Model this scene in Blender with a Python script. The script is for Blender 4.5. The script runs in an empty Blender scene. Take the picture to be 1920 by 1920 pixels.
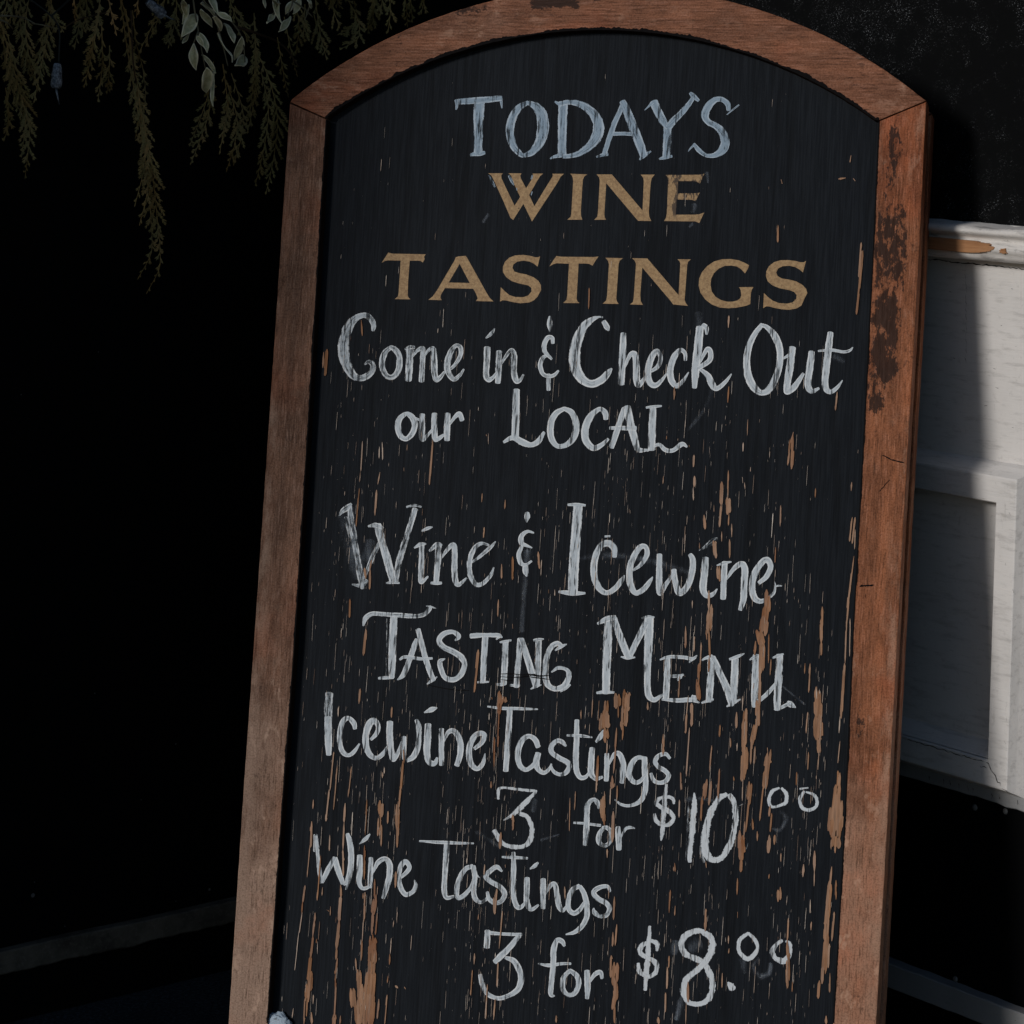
import bpy, bmesh, math, random
from mathutils import Vector, Matrix, noise
from mathutils.geometry import tessellate_polygon
R = math.radians
random.seed(7)
scene = bpy.context.scene
COL = scene.collection

# ------------------------------------------------------------------ camera
CAM_H = 0.98
PITCH = R(10.0)
cam_d = bpy.data.cameras.new('camera')
cam_d.sensor_width = 36.0
cam_d.lens = 5000.0 / 1920.0 * 36.0
cam_d.clip_start = 0.05
cam_d.clip_end = 400.0
cam = bpy.data.objects.new('camera', cam_d)
COL.objects.link(cam)
cam.location = (0, 0, CAM_H)
cam.rotation_euler = (R(90) - PITCH, 0, 0)
scene.camera = cam

# ------------------------------------------------------------------ light
SUN_AZ, SUN_EL = R(47.0), R(20.0)          # the light travels to +x, +y and down
world = bpy.data.worlds.new('World')
scene.world = world
world.use_nodes = True
wn = world.node_tree.nodes
sky = wn.new('ShaderNodeTexSky')
sky.sky_type = 'NISHITA'
sky.sun_disc = False
sky.sun_elevation = SUN_EL
sky.sun_rotation = R(180) + SUN_AZ
sky.ozone_density = 2.2
sky.dust_density = 0.4
wn['Background'].inputs['Strength'].default_value = 0.065
world.node_tree.links.new(sky.outputs['Color'], wn['Background'].inputs['Color'])
sun_d = bpy.data.lights.new('sun', 'SUN')
sun_d.energy = 2.1
sun_d.angle = R(12.0)
sun_d.color = (1.0, 0.965, 0.925)
sun = bpy.data.objects.new('sun', sun_d)
COL.objects.link(sun)
sun_dir = Vector((math.sin(SUN_AZ) * math.cos(SUN_EL), math.cos(SUN_AZ) * math.cos(SUN_EL), -math.sin(SUN_EL)))
sun.rotation_euler = sun_dir.to_track_quat('-Z', 'Y').to_euler()
sun.location = (-3, -3, 4)
scene.view_settings.view_transform = 'Standard'
scene.view_settings.look = 'None'
scene.view_settings.gamma = 1.0
scene.view_settings.exposure = 0.0
scene.view_settings.use_curve_mapping = False

# ------------------------------------------------------------------ helpers
def tag(o, label=None, cat=None, group=None, kind=None):
    if label: o['label'] = label
    if cat: o['category'] = cat
    if group: o['group'] = group
    if kind: o['kind'] = kind
    return o

def empty(name, mat):
    o = bpy.data.objects.new(name, None)
    o.empty_display_size = 0.1
    COL.objects.link(o)
    o.matrix_world = mat
    return o

def obj(name, bm, mats, parent=None, smooth=False, label=None):
    me = bpy.data.meshes.new(name)
    bm.normal_update()
    bm.to_mesh(me)
    bm.free()
    for m in (mats if isinstance(mats, (list, tuple)) else [mats]):
        me.materials.append(m)
    if smooth:
        for p in me.polygons: p.use_smooth = True
    o = bpy.data.objects.new(name, me)
    COL.objects.link(o)
    if parent: o.parent = parent
    if label: o['label'] = label
    return o

def box(bm, x0, x1, y0, y1, z0, z1):
    v = [bm.verts.new(p) for p in ((x0,y0,z0),(x1,y0,z0),(x1,y1,z0),(x0,y1,z0),(x0,y0,z1),(x1,y0,z1),(x1,y1,z1),(x0,y1,z1))]
    for f in ((0,3,2,1),(4,5,6,7),(0,1,5,4),(1,2,6,5),(2,3,7,6),(3,0,4,7)):
        bm.faces.new([v[i] for i in f])

def bevel(bm, w, seg=2):
    bmesh.ops.recalc_face_normals(bm, faces=bm.faces[:])
    bmesh.ops.bevel(bm, geom=bm.edges[:], offset=w, segments=seg, profile=0.6, affect='EDGES')

def box_obj(name, dims, mat, parent, bev=0.0015, label=None):
    bm = bmesh.new()
    box(bm, *dims)
    if bev: bevel(bm, bev)
    return obj(name, bm, mat, parent, label=label)

def prism(bm, pts, z0, z1):
    """outline (x, y) extruded from z0 to z1; holes are not supported"""
    n = len(pts)
    a = [bm.verts.new((p[0], p[1], z0)) for p in pts]
    b = [bm.verts.new((p[0], p[1], z1)) for p in pts]
    top = bm.faces.new(b); bot = bm.faces.new(list(reversed(a)))
    for i in range(n):
        j = (i + 1) % n
        bm.faces.new((a[i], a[j], b[j], b[i]))
    return top, bot

def tube(bm, pts, r, seg=7, taper=None):
    rings = []
    n = len(pts)
    for i, p in enumerate(pts):
        p = Vector(p)
        t = (Vector(pts[min(i+1, n-1)]) - Vector(pts[max(i-1, 0)])).normalized()
        u = t.cross(Vector((0.3, 0.9, 0.2))).normalized(); w = t.cross(u)
        rr = r if taper is None else r + (taper - r) * i / max(1, n - 1)
        rings.append([bm.verts.new(p + rr * (math.cos(2*math.pi*k/seg) * u + math.sin(2*math.pi*k/seg) * w)) for k in range(seg)])
    for i in range(n - 1):
        for k in range(seg):
            m = (k + 1) % seg
            bm.faces.new((rings[i][k], rings[i][m], rings[i+1][m], rings[i+1][k]))
    bm.faces.new(list(reversed(rings[0]))); bm.faces.new(rings[-1])

# ray from the camera through a pixel of the 1920-pixel photograph
CAM_P = Vector((0, 0, CAM_H))
C_R = Vector((1, 0, 0)); C_F = Vector((0, math.cos(PITCH), -math.sin(PITCH))); C_U = Vector((0, math.sin(PITCH), math.cos(PITCH)))
def ray(px, py):
    return C_R * ((px - 960) / 5000.0) - C_U * ((py - 960) / 5000.0) + C_F
def on_plane(px, py, q, n):
    d = ray(px, py)
    return CAM_P + d * (((q - CAM_P) @ n) / (d @ n))

# the leaning sign: springing point of the left stile, its axes
YAW, LEAN = 0.25516211, 0.24428194
BX = Vector((math.cos(YAW), -math.sin(YAW), 0))
_nh = Vector((-math.sin(YAW), -math.cos(YAW), 0))
BY = Vector((0, 0, 1)) * math.cos(LEAN) - _nh * math.sin(LEAN)
BN = BX.cross(BY)
B_O = Vector((-0.21091747, 2.56360516, 1.14556379 + CAM_H - 1.2))
B_BOT = -B_O.z / BY.z                      # where the stiles meet the ground
B_MID = 0.30
SIGN_ORIGIN = B_O + BX * B_MID + BY * B_BOT
def board(px, py, depth=0.0):
    """photo pixel -> local (x, y) on the sign at a depth behind its front face"""
    p = on_plane(px, py, B_O - BN * depth, BN) - SIGN_ORIGIN
    return (p @ BX, p @ BY)
RECESS = 0.011                              # chalkboard panel behind the frame's face
def pan(px, py): return board(px, py, RECESS)

# the two walls of the recess
KS = CAM_H / 1.2
CORNER = Vector((0.03487496 * KS, 3.64759408 * KS, 0))
RS = Vector((0.6, -0.8, 0)); RN = Vector((-0.8, -0.6, 0))     # right wall: along, outwards
LS = Vector((-0.8, -0.6, 0)); LN = Vector((0.6, -0.8, 0))     # left wall
def rwall(px, py, out=0.0):
    p = on_plane(px, py, CORNER + RN * out, RN)
    return ((p - CORNER) @ RS, p.z)
def lwall(px, py, out=0.0):
    p = on_plane(px, py, CORNER + LN * out, LN)
    return ((p - CORNER) @ LS, p.z)

# ------------------------------------------------------------------ materials
def new_mat(name):
    m = bpy.data.materials.new(name)
    m.use_nodes = True
    nt = m.node_tree
    return m, nt, nt.nodes, nt.links, nt.nodes['Principled BSDF']

class N:
    """tiny node-building helper"""
    def __init__(s, nt): s.nt = nt; s.n = nt.nodes; s.l = nt.links
    def put(s, sock, v):
        if isinstance(v, bpy.types.NodeSocket): s.l.new(v, sock)
        elif v is not None: sock.default_value = v
    def coord(s, out='Object'):
        return s.n.new('ShaderNodeTexCoord').outputs[out]
    def map(s, vec, scale=(1,1,1), loc=(0,0,0), rot=(0,0,0)):
        m = s.n.new('ShaderNodeMapping'); s.l.new(vec, m.inputs['Vector'])
        m.inputs['Scale'].default_value = scale; m.inputs['Location'].default_value = loc; m.inputs['Rotation'].default_value = rot
        return m.outputs[0]
    def noise(s, vec, scale=5, detail=4, rough=0.55, dist=0.0):
        t = s.n.new('ShaderNodeTexNoise'); s.l.new(vec, t.inputs['Vector'])
        t.inputs['Scale'].default_value = scale; t.inputs['Detail'].default_value = detail
        t.inputs['Roughness'].default_value = rough; t.inputs['Distortion'].default_value = dist
        return t.outputs['Fac']
    def voro(s, vec, scale=5, out='Distance', rnd=1.0):
        t = s.n.new('ShaderNodeTexVoronoi'); s.l.new(vec, t.inputs['Vector'])
        t.inputs['Scale'].default_value = scale; t.inputs['Randomness'].default_value = rnd
        return t.outputs[out]
    def ramp(s, fac, a, b, lo=0.0, hi=1.0, smooth=True):
        m = s.n.new('ShaderNodeMapRange'); s.l.new(fac, m.inputs['Value'])
        m.interpolation_type = 'SMOOTHSTEP' if smooth else 'LINEAR'
        m.inputs['From Min'].default_value = a; m.inputs['From Max'].default_value = b
        m.inputs['To Min'].default_value = lo; m.inputs['To Max'].default_value = hi
        return m.outputs['Result']
    def math(s, op, a, b=None, clamp=False):
        m = s.n.new('ShaderNodeMath'); m.operation = op; m.use_clamp = clamp
        s.put(m.inputs[0], a)
        if b is not None: s.put(m.inputs[1], b)
        return m.outputs[0]
    def mix(s, fac, a, b, mode='MIX'):
        m = s.n.new('ShaderNodeMix'); m.data_type = 'RGBA'; m.blend_type = mode
        s.put(m.inputs['Factor'], fac)
        for k, v in (('A', a), ('B', b)):
            sock = [i for i in m.inputs if i.name == k and i.type == 'RGBA'][0]
            s.put(sock, v if isinstance(v, bpy.types.NodeSocket) else (*v, 1.0))
        return [o for o in m.outputs if o.type == 'RGBA'][0]
    def sep(s, vec):
        m = s.n.new('ShaderNodeSeparateXYZ'); s.l.new(vec, m.inputs[0]); return m.outputs
    def attr(s, name, out='Fac'):
        a = s.n.new('ShaderNodeAttribute'); a.attribute_name = name; return a.outputs[out]
    def bump(s, h, strength=0.3, dist=0.001):
        b = s.n.new('ShaderNodeBump'); s.l.new(h, b.inputs['Height'])
        b.inputs['Strength'].default_value = strength; b.inputs['Distance'].default_value = dist
        return b.outputs[0]

def simple(name, col, rough=0.6, var=0.25, scale=40, spec=0.3):
    m, nt, n, l, p = new_mat(name); k = N(nt)
    v = k.noise(k.coord(), scale, 5)
    dark = tuple(c * (1 - var) for c in col); lite = tuple(min(1, c * (1 + var)) for c in col)
    l.new(k.mix(v, dark, lite), p.inputs['Base Color'])
    p.inputs['Roughness'].default_value = rough; p.inputs['Specular IOR Level'].default_value = spec
    l.new(k.bump(v, 0.25, 0.001), p.inputs['Normal'])
    return m

def frame_wood(name, grain, grey, orange, stain=None, seed=0.0, arris=None):
    """stained hardwood, worn: grain = axis of the fibres ('x' or 'y')"""
    m, nt, n, l, p = new_mat(name); k = N(nt)
    co = k.map(k.coord(), loc=(seed, seed * 1.7, 0))
    ax = (1.0, 14.0, 14.0) if grain == 'x' else (14.0, 1.0, 14.0)
    g = k.map(co, scale=ax)
    fine = k.noise(g, 46, 7, 0.72)
    band = k.noise(g, 6, 4, 0.6, 0.4)
    patch = k.noise(k.map(co, scale=(1, .6, 1) if grain == 'y' else (.6, 1, 1)), 20, 7, 0.68)
    wear = k.noise(co, 5.5, 5, 0.6)
    base = k.mix(k.ramp(band, 0.3, 0.72), tuple(c * 0.62 for c in orange), tuple(c * 1.15 for c in orange))
    base = k.mix(k.ramp(patch, 0.44, 0.64, 0.0, 0.85), base, tuple(c * 0.48 for c in orange))
    xyz = k.sep(k.coord())
    low = k.ramp(xyz[1], 0.62, 0.02, -0.12, 0.34) if grain == 'y' else k.ramp(xyz[0], 0.2, -0.3, -0.1, 0.02)
    w = k.math('ADD', wear, low)
    base = k.mix(k.ramp(w, 0.5, 0.78, 0.0, 0.85), base, grey)
    # pale raised fibres where the stain has gone, fine dark pores
    base = k.mix(k.ramp(fine, 0.50, 0.70, 0.0, 0.50), base, tuple(min(1, c * 1.6 + 0.06) for c in orange))
    base = k.mix(k.ramp(fine, 0.50, 0.32, 0.0, 0.80), base, (0.05, 0.022, 0.012))
    if arris:
        xa, xb = arris
        e = k.math('MULTIPLY', k.ramp(xyz[0], xa, xb), k.ramp(k.math('ADD', k.noise(k.map(co, scale=(1, .35, 1)), 60, 5, .65), k.ramp(xyz[1], 0.8, 0.1, -0.1, 0.12)), 0.42, 0.62, 0, 0.75))
        base = k.mix(e, base, grey)
    speck = k.noise(k.map(co, scale=(1.0, 0.45, 1.0) if grain == 'y' else (0.45, 1.0, 1.0)), 330, 3, 0.6)
    clus = k.noise(co, 19, 4, 0.65)
    s = k.math('MULTIPLY', k.ramp(speck, 0.54, 0.62), k.ramp(clus, 0.5, 0.66))
    base = k.mix(k.math('MULTIPLY', s, 0.5), base, (0.03, 0.013, 0.008))
    mott = k.noise(co, 620, 4, 0.7); redp = k.noise(k.map(co, loc=(5, 1, 2)), 8, 4, 0.6)
    base = k.mix(k.ramp(redp, 0.48, 0.68, 0, 0.55), base, (1.22, 0.80, 0.62), 'MULTIPLY')
    base = k.mix(k.ramp(mott, 0.56, 0.34, 0, 0.75), base, (0.50, 0.46, 0.44), 'MULTIPLY')
    base = k.mix(k.ramp(mott, 0.56, 0.72, 0, 0.22), base, grey)
    scuff = k.math('MULTIPLY', k.ramp(k.noise(k.map(co, scale=(1, .55, 1) if grain == 'y' else (.55, 1, 1), loc=(1, 6, 3)), 60, 7, 0.72), 0.54, 0.64), k.ramp(k.math('ADD', wear, low), 0.40, 0.68, 0.08, 0.75))
    base = k.mix(scuff, base, tuple(min(1, q * 1.28) for q in grey))
    if stain:
        # dark old varnish left in ragged blotches: (x0, x1, y0, y1) boxes with soft sides
        tot = None
        for (x0, x1, y0, y1, amt) in stain:
            fx = k.math('MULTIPLY', k.ramp(xyz[0], x0 - 0.008, x0 + 0.008), k.ramp(xyz[0], x1 + 0.008, x1 - 0.008))
            fy = k.math('MULTIPLY', k.ramp(xyz[1], y0 - 0.03 if grain == 'y' else y0 - .008, y0 + 0.03 if grain == 'y' else y0 + .008), k.ramp(xyz[1], y1 + 0.03 if grain == 'y' else y1 + .006, y1 - 0.03 if grain == 'y' else y1 - .006))
            f = k.math('MULTIPLY', k.math('MULTIPLY', fx, fy), amt)
            tot = f if tot is None else k.math('MAXIMUM', tot, f)
        nz = k.noise(k.map(co, scale=(1.0, 0.42, 1.0) if grain == 'y' else (0.6, 1.0, 1.0)), 150, 8, 0.75)
        nz2 = k.noise(co, 30, 4, 0.6)
        t = k.math('ADD', k.math('ADD', k.math('MULTIPLY', nz, 1.40), k.math('MULTIPLY', nz2, 0.42)), tot)
        base = k.mix(k.ramp(t, 1.215, 1.30, 0.0, 0.92), base, (0.020, 0.009, 0.006))
    l.new(base, p.inputs['Base Color'])
    p.inputs['Specular IOR Level'].default_value = 0.12
    l.new(k.ramp(fine, 0.3, 0.7, 0.75, 0.5), p.inputs['Roughness'])
    l.new(k.bump(k.math('ADD', fine, k.math('MULTIPLY', patch, 0.4)), 0.35, 0.0008), p.inputs['Normal'])
    return m

def board_paint():
    m, nt, n, l, p = new_mat('black_board_paint'); k = N(nt)
    co = k.coord()
    g = k.noise(k.map(co, scale=(1, 0.035, 1)), 620, 5, 0.6)
    g2 = k.noise(k.map(co, scale=(1, 0.06, 1)), 130, 4, 0.6)
    big = k.noise(k.map(co, scale=(1, 0.5, 1)), 9, 4, 0.55)
    dust = k.noise(co, 420, 3, 0.7)
    c = k.mix(k.ramp(g, 0.35, 0.68), (0.0062, 0.0078, 0.0104), (0.0112, 0.0136, 0.0174))
    c = k.mix(k.ramp(g2, 0.52, 0.33, 0.0, 0.45), c, (0.0028, 0.0033, 0.0042))
    c = k.mix(k.ramp(big, 0.5, 0.8, 0.0, 0.35), c, (0.013, 0.0155, 0.019))
    c = k.mix(k.ramp(dust, 0.66, 0.78, 0.0, 0.25), c, (0.06, 0.062, 0.066))
    l.new(c, p.inputs['Base Color'])
    p.inputs['Roughness'].default_value = 0.6
    p.inputs['Specular IOR Level'].default_value = 0.045
    l.new(k.bump(k.math('ADD', g, k.math('MULTIPLY', g2, 0.8)), 0.5, 0.0006), p.inputs['Normal'])
    return m

def chalk(name, col, rough_edge=0.25, bead=0.0, core=None):
    """chalk paint: worn by the board's grain and by the brush, thin where 'cov' is low"""
    m, nt, n, l, p = new_mat(name); k = N(nt)
    co = k.coord()
    uv = k.coord('UV')
    cov = k.attr('cov')
    edge = k.attr('edge')
    streak = k.noise(k.map(uv, scale=(0.10, 1, 1)), 900, 3, 0.6)       # along the stroke
    grain = k.noise(k.map(co, scale=(1, 0.05, 1)), 700, 4, 0.62)        # the wood's vertical grain
    grain2 = k.noise(k.map(co, scale=(1, 0.10, 1), loc=(3, 1, 0)), 340, 3, 0.6)
    mott = k.noise(co, 260, 4, 0.65)
    lump = k.noise(co, 45, 3, 0.5)
    t = k.math('ADD', k.math('MULTIPLY', streak, 0.70), k.math('MULTIPLY', grain, 0.50))
    t = k.math('ADD', t, k.math('MULTIPLY', mott, 0.40))
    t = k.math('ADD', t, k.math('MULTIPLY', lump, 0.55))
    t = k.math('ADD', t, k.math('SUBTRACT', cov, 1.075 + 0.60))
    t = k.math('SUBTRACT', t, k.math('MULTIPLY', k.math('POWER', edge, 5.0), rough_edge))
    rim = k.math('MULTIPLY', k.ramp(edge, 0.40, 0.80), k.ramp(k.noise(k.map(uv, scale=(0.12, 1, 1), loc=(3, 3, 0)), 500, 3, 0.6), 0.32, 0.62))
    if bead: t = k.math('ADD', t, k.math('SUBTRACT', k.math('MULTIPLY', rim, bead), bead * 0.42))
    a = k.ramp(t, -0.20, 0.16)
    crack = k.ramp(grain2, 0.36, 0.45, 0.15, 1.0)
    a = k.math('MULTIPLY', a, crack)
    a = k.math('MULTIPLY', a, k.ramp(cov, 0.0, 0.75, 0.12, 0.96))
    cc = k.mix(k.ramp(streak, 0.3, 0.7), tuple(c * 0.80 for c in (core or col)), core or col)
    if bead: cc = k.mix(rim, cc, col)
    l.new(cc, p.inputs['Base Color'])
    l.new(a, p.inputs['Alpha'])
    p.inputs['Roughness'].default_value = 0.9
    p.inputs['Specular IOR Level'].default_value = 0.1
    return m

def gold_paint():
    m, nt, n, l, p = new_mat('gold_paint'); k = N(nt)
    co = k.coord()
    a = k.noise(co, 420, 4, 0.7); b = k.noise(co, 60, 4, 0.6)
    c = k.mix(k.ramp(a, 0.3, 0.7), (0.21, 0.125, 0.058), (0.36, 0.235, 0.115))
    c = k.mix(k.ramp(b, 0.55, 0.75, 0, 0.4), c, (0.22, 0.12, 0.05))
    sp = k.noise(k.map(co, loc=(2, 2, 0)), 160, 3, 0.6)
    c = k.mix(k.ramp(sp, 0.70, 0.74, 0, 0.8), c, (0.04, 0.022, 0.012))
    # worn hardest on the right end of WINE: scratches run down the grain
    x = k.sep(co)
    wmask = k.math('MULTIPLY', k.ramp(x[0], 0.055, 0.075), k.ramp(x[1], 0.845, 0.855))
    wear = k.noise(k.map(co, scale=(1, 0.28, 1)), 190, 4, 0.65)
    hit = k.ramp(wear, 0.505, 0.545, 0, 0.9)
    c = k.mix(k.math('MULTIPLY', hit, wmask), c, (0.03, 0.018, 0.012))
    l.new(c, p.inputs['Base Color'])
    p.inputs['Roughness'].default_value = 0.6
    p.inputs['Specular IOR Level'].default_value = 0.25
    return m

def bare_wood():
    m, nt, n, l, p = new_mat('bare_wood'); k = N(nt)
    co = k.coord()
    pale = k.attr('pale')
    g = k.noise(k.map(co, scale=(1, 0.05, 1)), 420, 4, 0.6)
    b = k.noise(k.map(co, scale=(1, 0.3, 1)), 30, 3, 0.6)
    c = k.mix(k.ramp(g, 0.3, 0.7), (0.17, 0.078, 0.036), (0.33, 0.165, 0.085))
    c = k.mix(k.ramp(b, 0.52, 0.66, 0, 0.75), c, (0.17, 0.060, 0.022))
    b2 = k.noise(k.map(co, scale=(1, 0.3, 1), loc=(7, 3, 0)), 24, 4, 0.65)
    c = k.mix(k.ramp(b2, 0.50, 0.66, 0, 0.7), c, (0.36, 0.225, 0.150))
    c = k.mix(k.ramp(k.noise(k.map(co, scale=(1, 0.04, 1), loc=(2, 9, 0)), 900, 3, 0.6), 0.42, 0.32, 0, 0.6), c, (0.06, 0.028, 0.014))
    c = k.mix(pale, c, (0.60, 0.52, 0.45))
    l.new(c, p.inputs['Base Color'])
    p.inputs['Roughness'].default_value = 0.8
    p.inputs['Specular IOR Level'].default_value = 0.15
    return m

def white_paint(name, col, dirt=0.4, crack_axis='x', grime=0.0):
    m, nt, n, l, p = new_mat(name); k = N(nt)
    co = k.coord()
    sc = (0.10, 1, 1) if crack_axis == 'x' else (1, 1, 0.10)
    f = k.noise(k.map(co, scale=sc), 420, 4, 0.65)
    f2 = k.noise(k.map(co, scale=(1, 1, 0.12)), 260, 3, 0.6)
    b = k.noise(co, 12, 5, 0.6)
    sp = k.noise(co, 230, 2, 0.5)
    c = k.mix(k.ramp(b, 0.35, 0.75, 0, dirt), col, tuple(q * 0.70 for q in col))
    if grime:
        c = k.mix(k.ramp(k.noise(k.map(co, scale=(.16, 1, 1)), 150, 6, 0.7), 0.50, 0.68, 0, grime), c, (0.15, 0.14, 0.13))
        c = k.mix(k.ramp(k.noise(co, 95, 6, 0.75), 0.57, 0.66, 0, grime * .8), c, (0.26, 0.245, 0.23))
    c = k.mix(k.ramp(f, 0.36, 0.27, 0, 0.35), c, (0.16, 0.14, 0.12))
    c = k.mix(k.ramp(f2, 0.34, 0.27, 0, 0.22), c, (0.2, 0.18, 0.16))
    c = k.mix(k.ramp(sp, 0.775, 0.80, 0, 0.8), c, (0.07, 0.05, 0.04))
    l.new(c, p.inputs['Base Color'])
    p.inputs['Roughness'].default_value = 0.6
    p.inputs['Specular IOR Level'].default_value = 0.3
    l.new(k.bump(k.math('ADD', f, k.math('MULTIPLY', b, 1.2)), 0.35, 0.0009), p.inputs['Normal'])
    return m

def speckled_black(name, base, amount):
    """black paint with splashes of pale dust"""
    m, nt, n, l, p = new_mat(name); k = N(nt)
    co = k.coord()
    v = k.voro(co, 460)
    v2 = k.voro(k.map(co, loc=(4, 2, 7)), 900)
    r1 = k.noise(co, 55, 4, 0.6)
    r2 = k.noise(co, 5, 3, 0.5)
    d = k.ramp(v, 0.21, 0.08)
    d2 = k.ramp(v2, 0.23, 0.09, 0, 0.6)
    d = k.math('MAXIMUM', d, d2)
    d = k.math('MULTIPLY', d, k.ramp(k.math('ADD', r1, k.math('MULTIPLY', r2, 0.5)), 0.64, 0.98, 0, amount * 0.9))
    film = k.ramp(k.noise(co, 160, 6, 0.7), 0.50, 0.85, 0, 0.35)
    c = k.mix(film, base, tuple(q * 1.25 for q in base))
    c = k.mix(d, c, (0.30, 0.31, 0.33))
    l.new(c, p.inputs['Base Color'])
    p.inputs['Roughness'].default_value = 0.75
    p.inputs['Specular IOR Level'].default_value = 0.06
    return m

M_BOARD = board_paint()
M_CHALK = chalk('white_chalk_paint', (0.70, 0.72, 0.735), 0.25, 0.27, (0.50, 0.55, 0.59))
M_CHALK_DRY = chalk('dry_chalk', (0.60, 0.635, 0.665), 0.55)
M_CHALK_BLUE = chalk('thin_blue_white_chalk', (0.42, 0.49, 0.56), 0.2, 0.22, (0.26, 0.34, 0.42))
def smudge():
    """rubbed out chalk: a thin veil of dust"""
    m, nt, n, l, p = new_mat('rubbed_chalk_dust'); k = N(nt)
    co = k.coord(); cov = k.attr('cov'); edge = k.attr('edge')
    v = k.noise(k.map(co, scale=(1, .25, 1)), 120, 5, 0.65)
    g = k.noise(k.map(co, scale=(1, .06, 1)), 600, 3, 0.6)
    a = k.math('MULTIPLY', k.ramp(edge, 1.0, 0.0), k.ramp(v, 0.30, 0.75))
    a = k.math('MULTIPLY', k.math('MULTIPLY', a, k.ramp(g, 0.3, 0.7, 0.5, 1.2)), cov)
    l.new(a, p.inputs['Alpha'])
    p.inputs['Base Color'].default_value = (0.50, 0.57, 0.66, 1); p.inputs['Roughness'].default_value = 0.95
    p.inputs['Specular IOR Level'].default_value = 0.0
    return m
M_SMUDGE = smudge()
M_GOLD = gold_paint()
M_BARE = bare_wood()
M_WHITE = white_paint('white_paint', (0.61, 0.585, 0.562), 0.4, 'x', 0.30)
M_GREYP = white_paint('weathered_grey_white_paint', (0.23, 0.23, 0.23), 0.7)
M_BLACKWALL = speckled_black('black_wall_paint', (0.0016, 0.0017, 0.002), 0.0)
M_SPECK = speckled_black('dusty_black_paint', (0.0022, 0.0024, 0.0027), 1.0)
M_METAL = simple('dark_screw_metal', (0.10, 0.10, 0.10), 0.45, 0.4, 300, 0.5)

# ------------------------------------------------------------------ lettering, traced in blocks of the sign
# block: photo pixel of its corner and magnification;  stroke: (x, y, width) along the brush
CROPS = {'TD': (820,160,3.2), 'C1': (600,570,3.692), 'C2': (1080,570,3.4286), 'W': (620,920,4.3636), 'M': (1020,920,3.84),
         'I1': (570,1290,4.6825), 'I2': (890,1300,4.8), 'P': (1060,1450,3.84), 'P2': (780,1560,4.8), 'P3': (1000,1720,3.692),
         'A': (540,800,4.8), 'B': (1240,780,4.8), 'CC': (1240,1160,4.8), 'D': (1200,1540,4.364), 'E': (500,1640,6.4),
         'W1': (900,310,8.727), 'W2': (1110,310,8.727), 'T1': (700,460,8.348), 'T2': (920,460,7.385), 'T3': (1170,460,8.348), 'T4': (1290,460,7.385), 'PX': (0,0,1.0)}
def cpx(c, x, y):
    x0, y0, s = CROPS[c]
    return x0 + x / s, y0 + y / s

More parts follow.
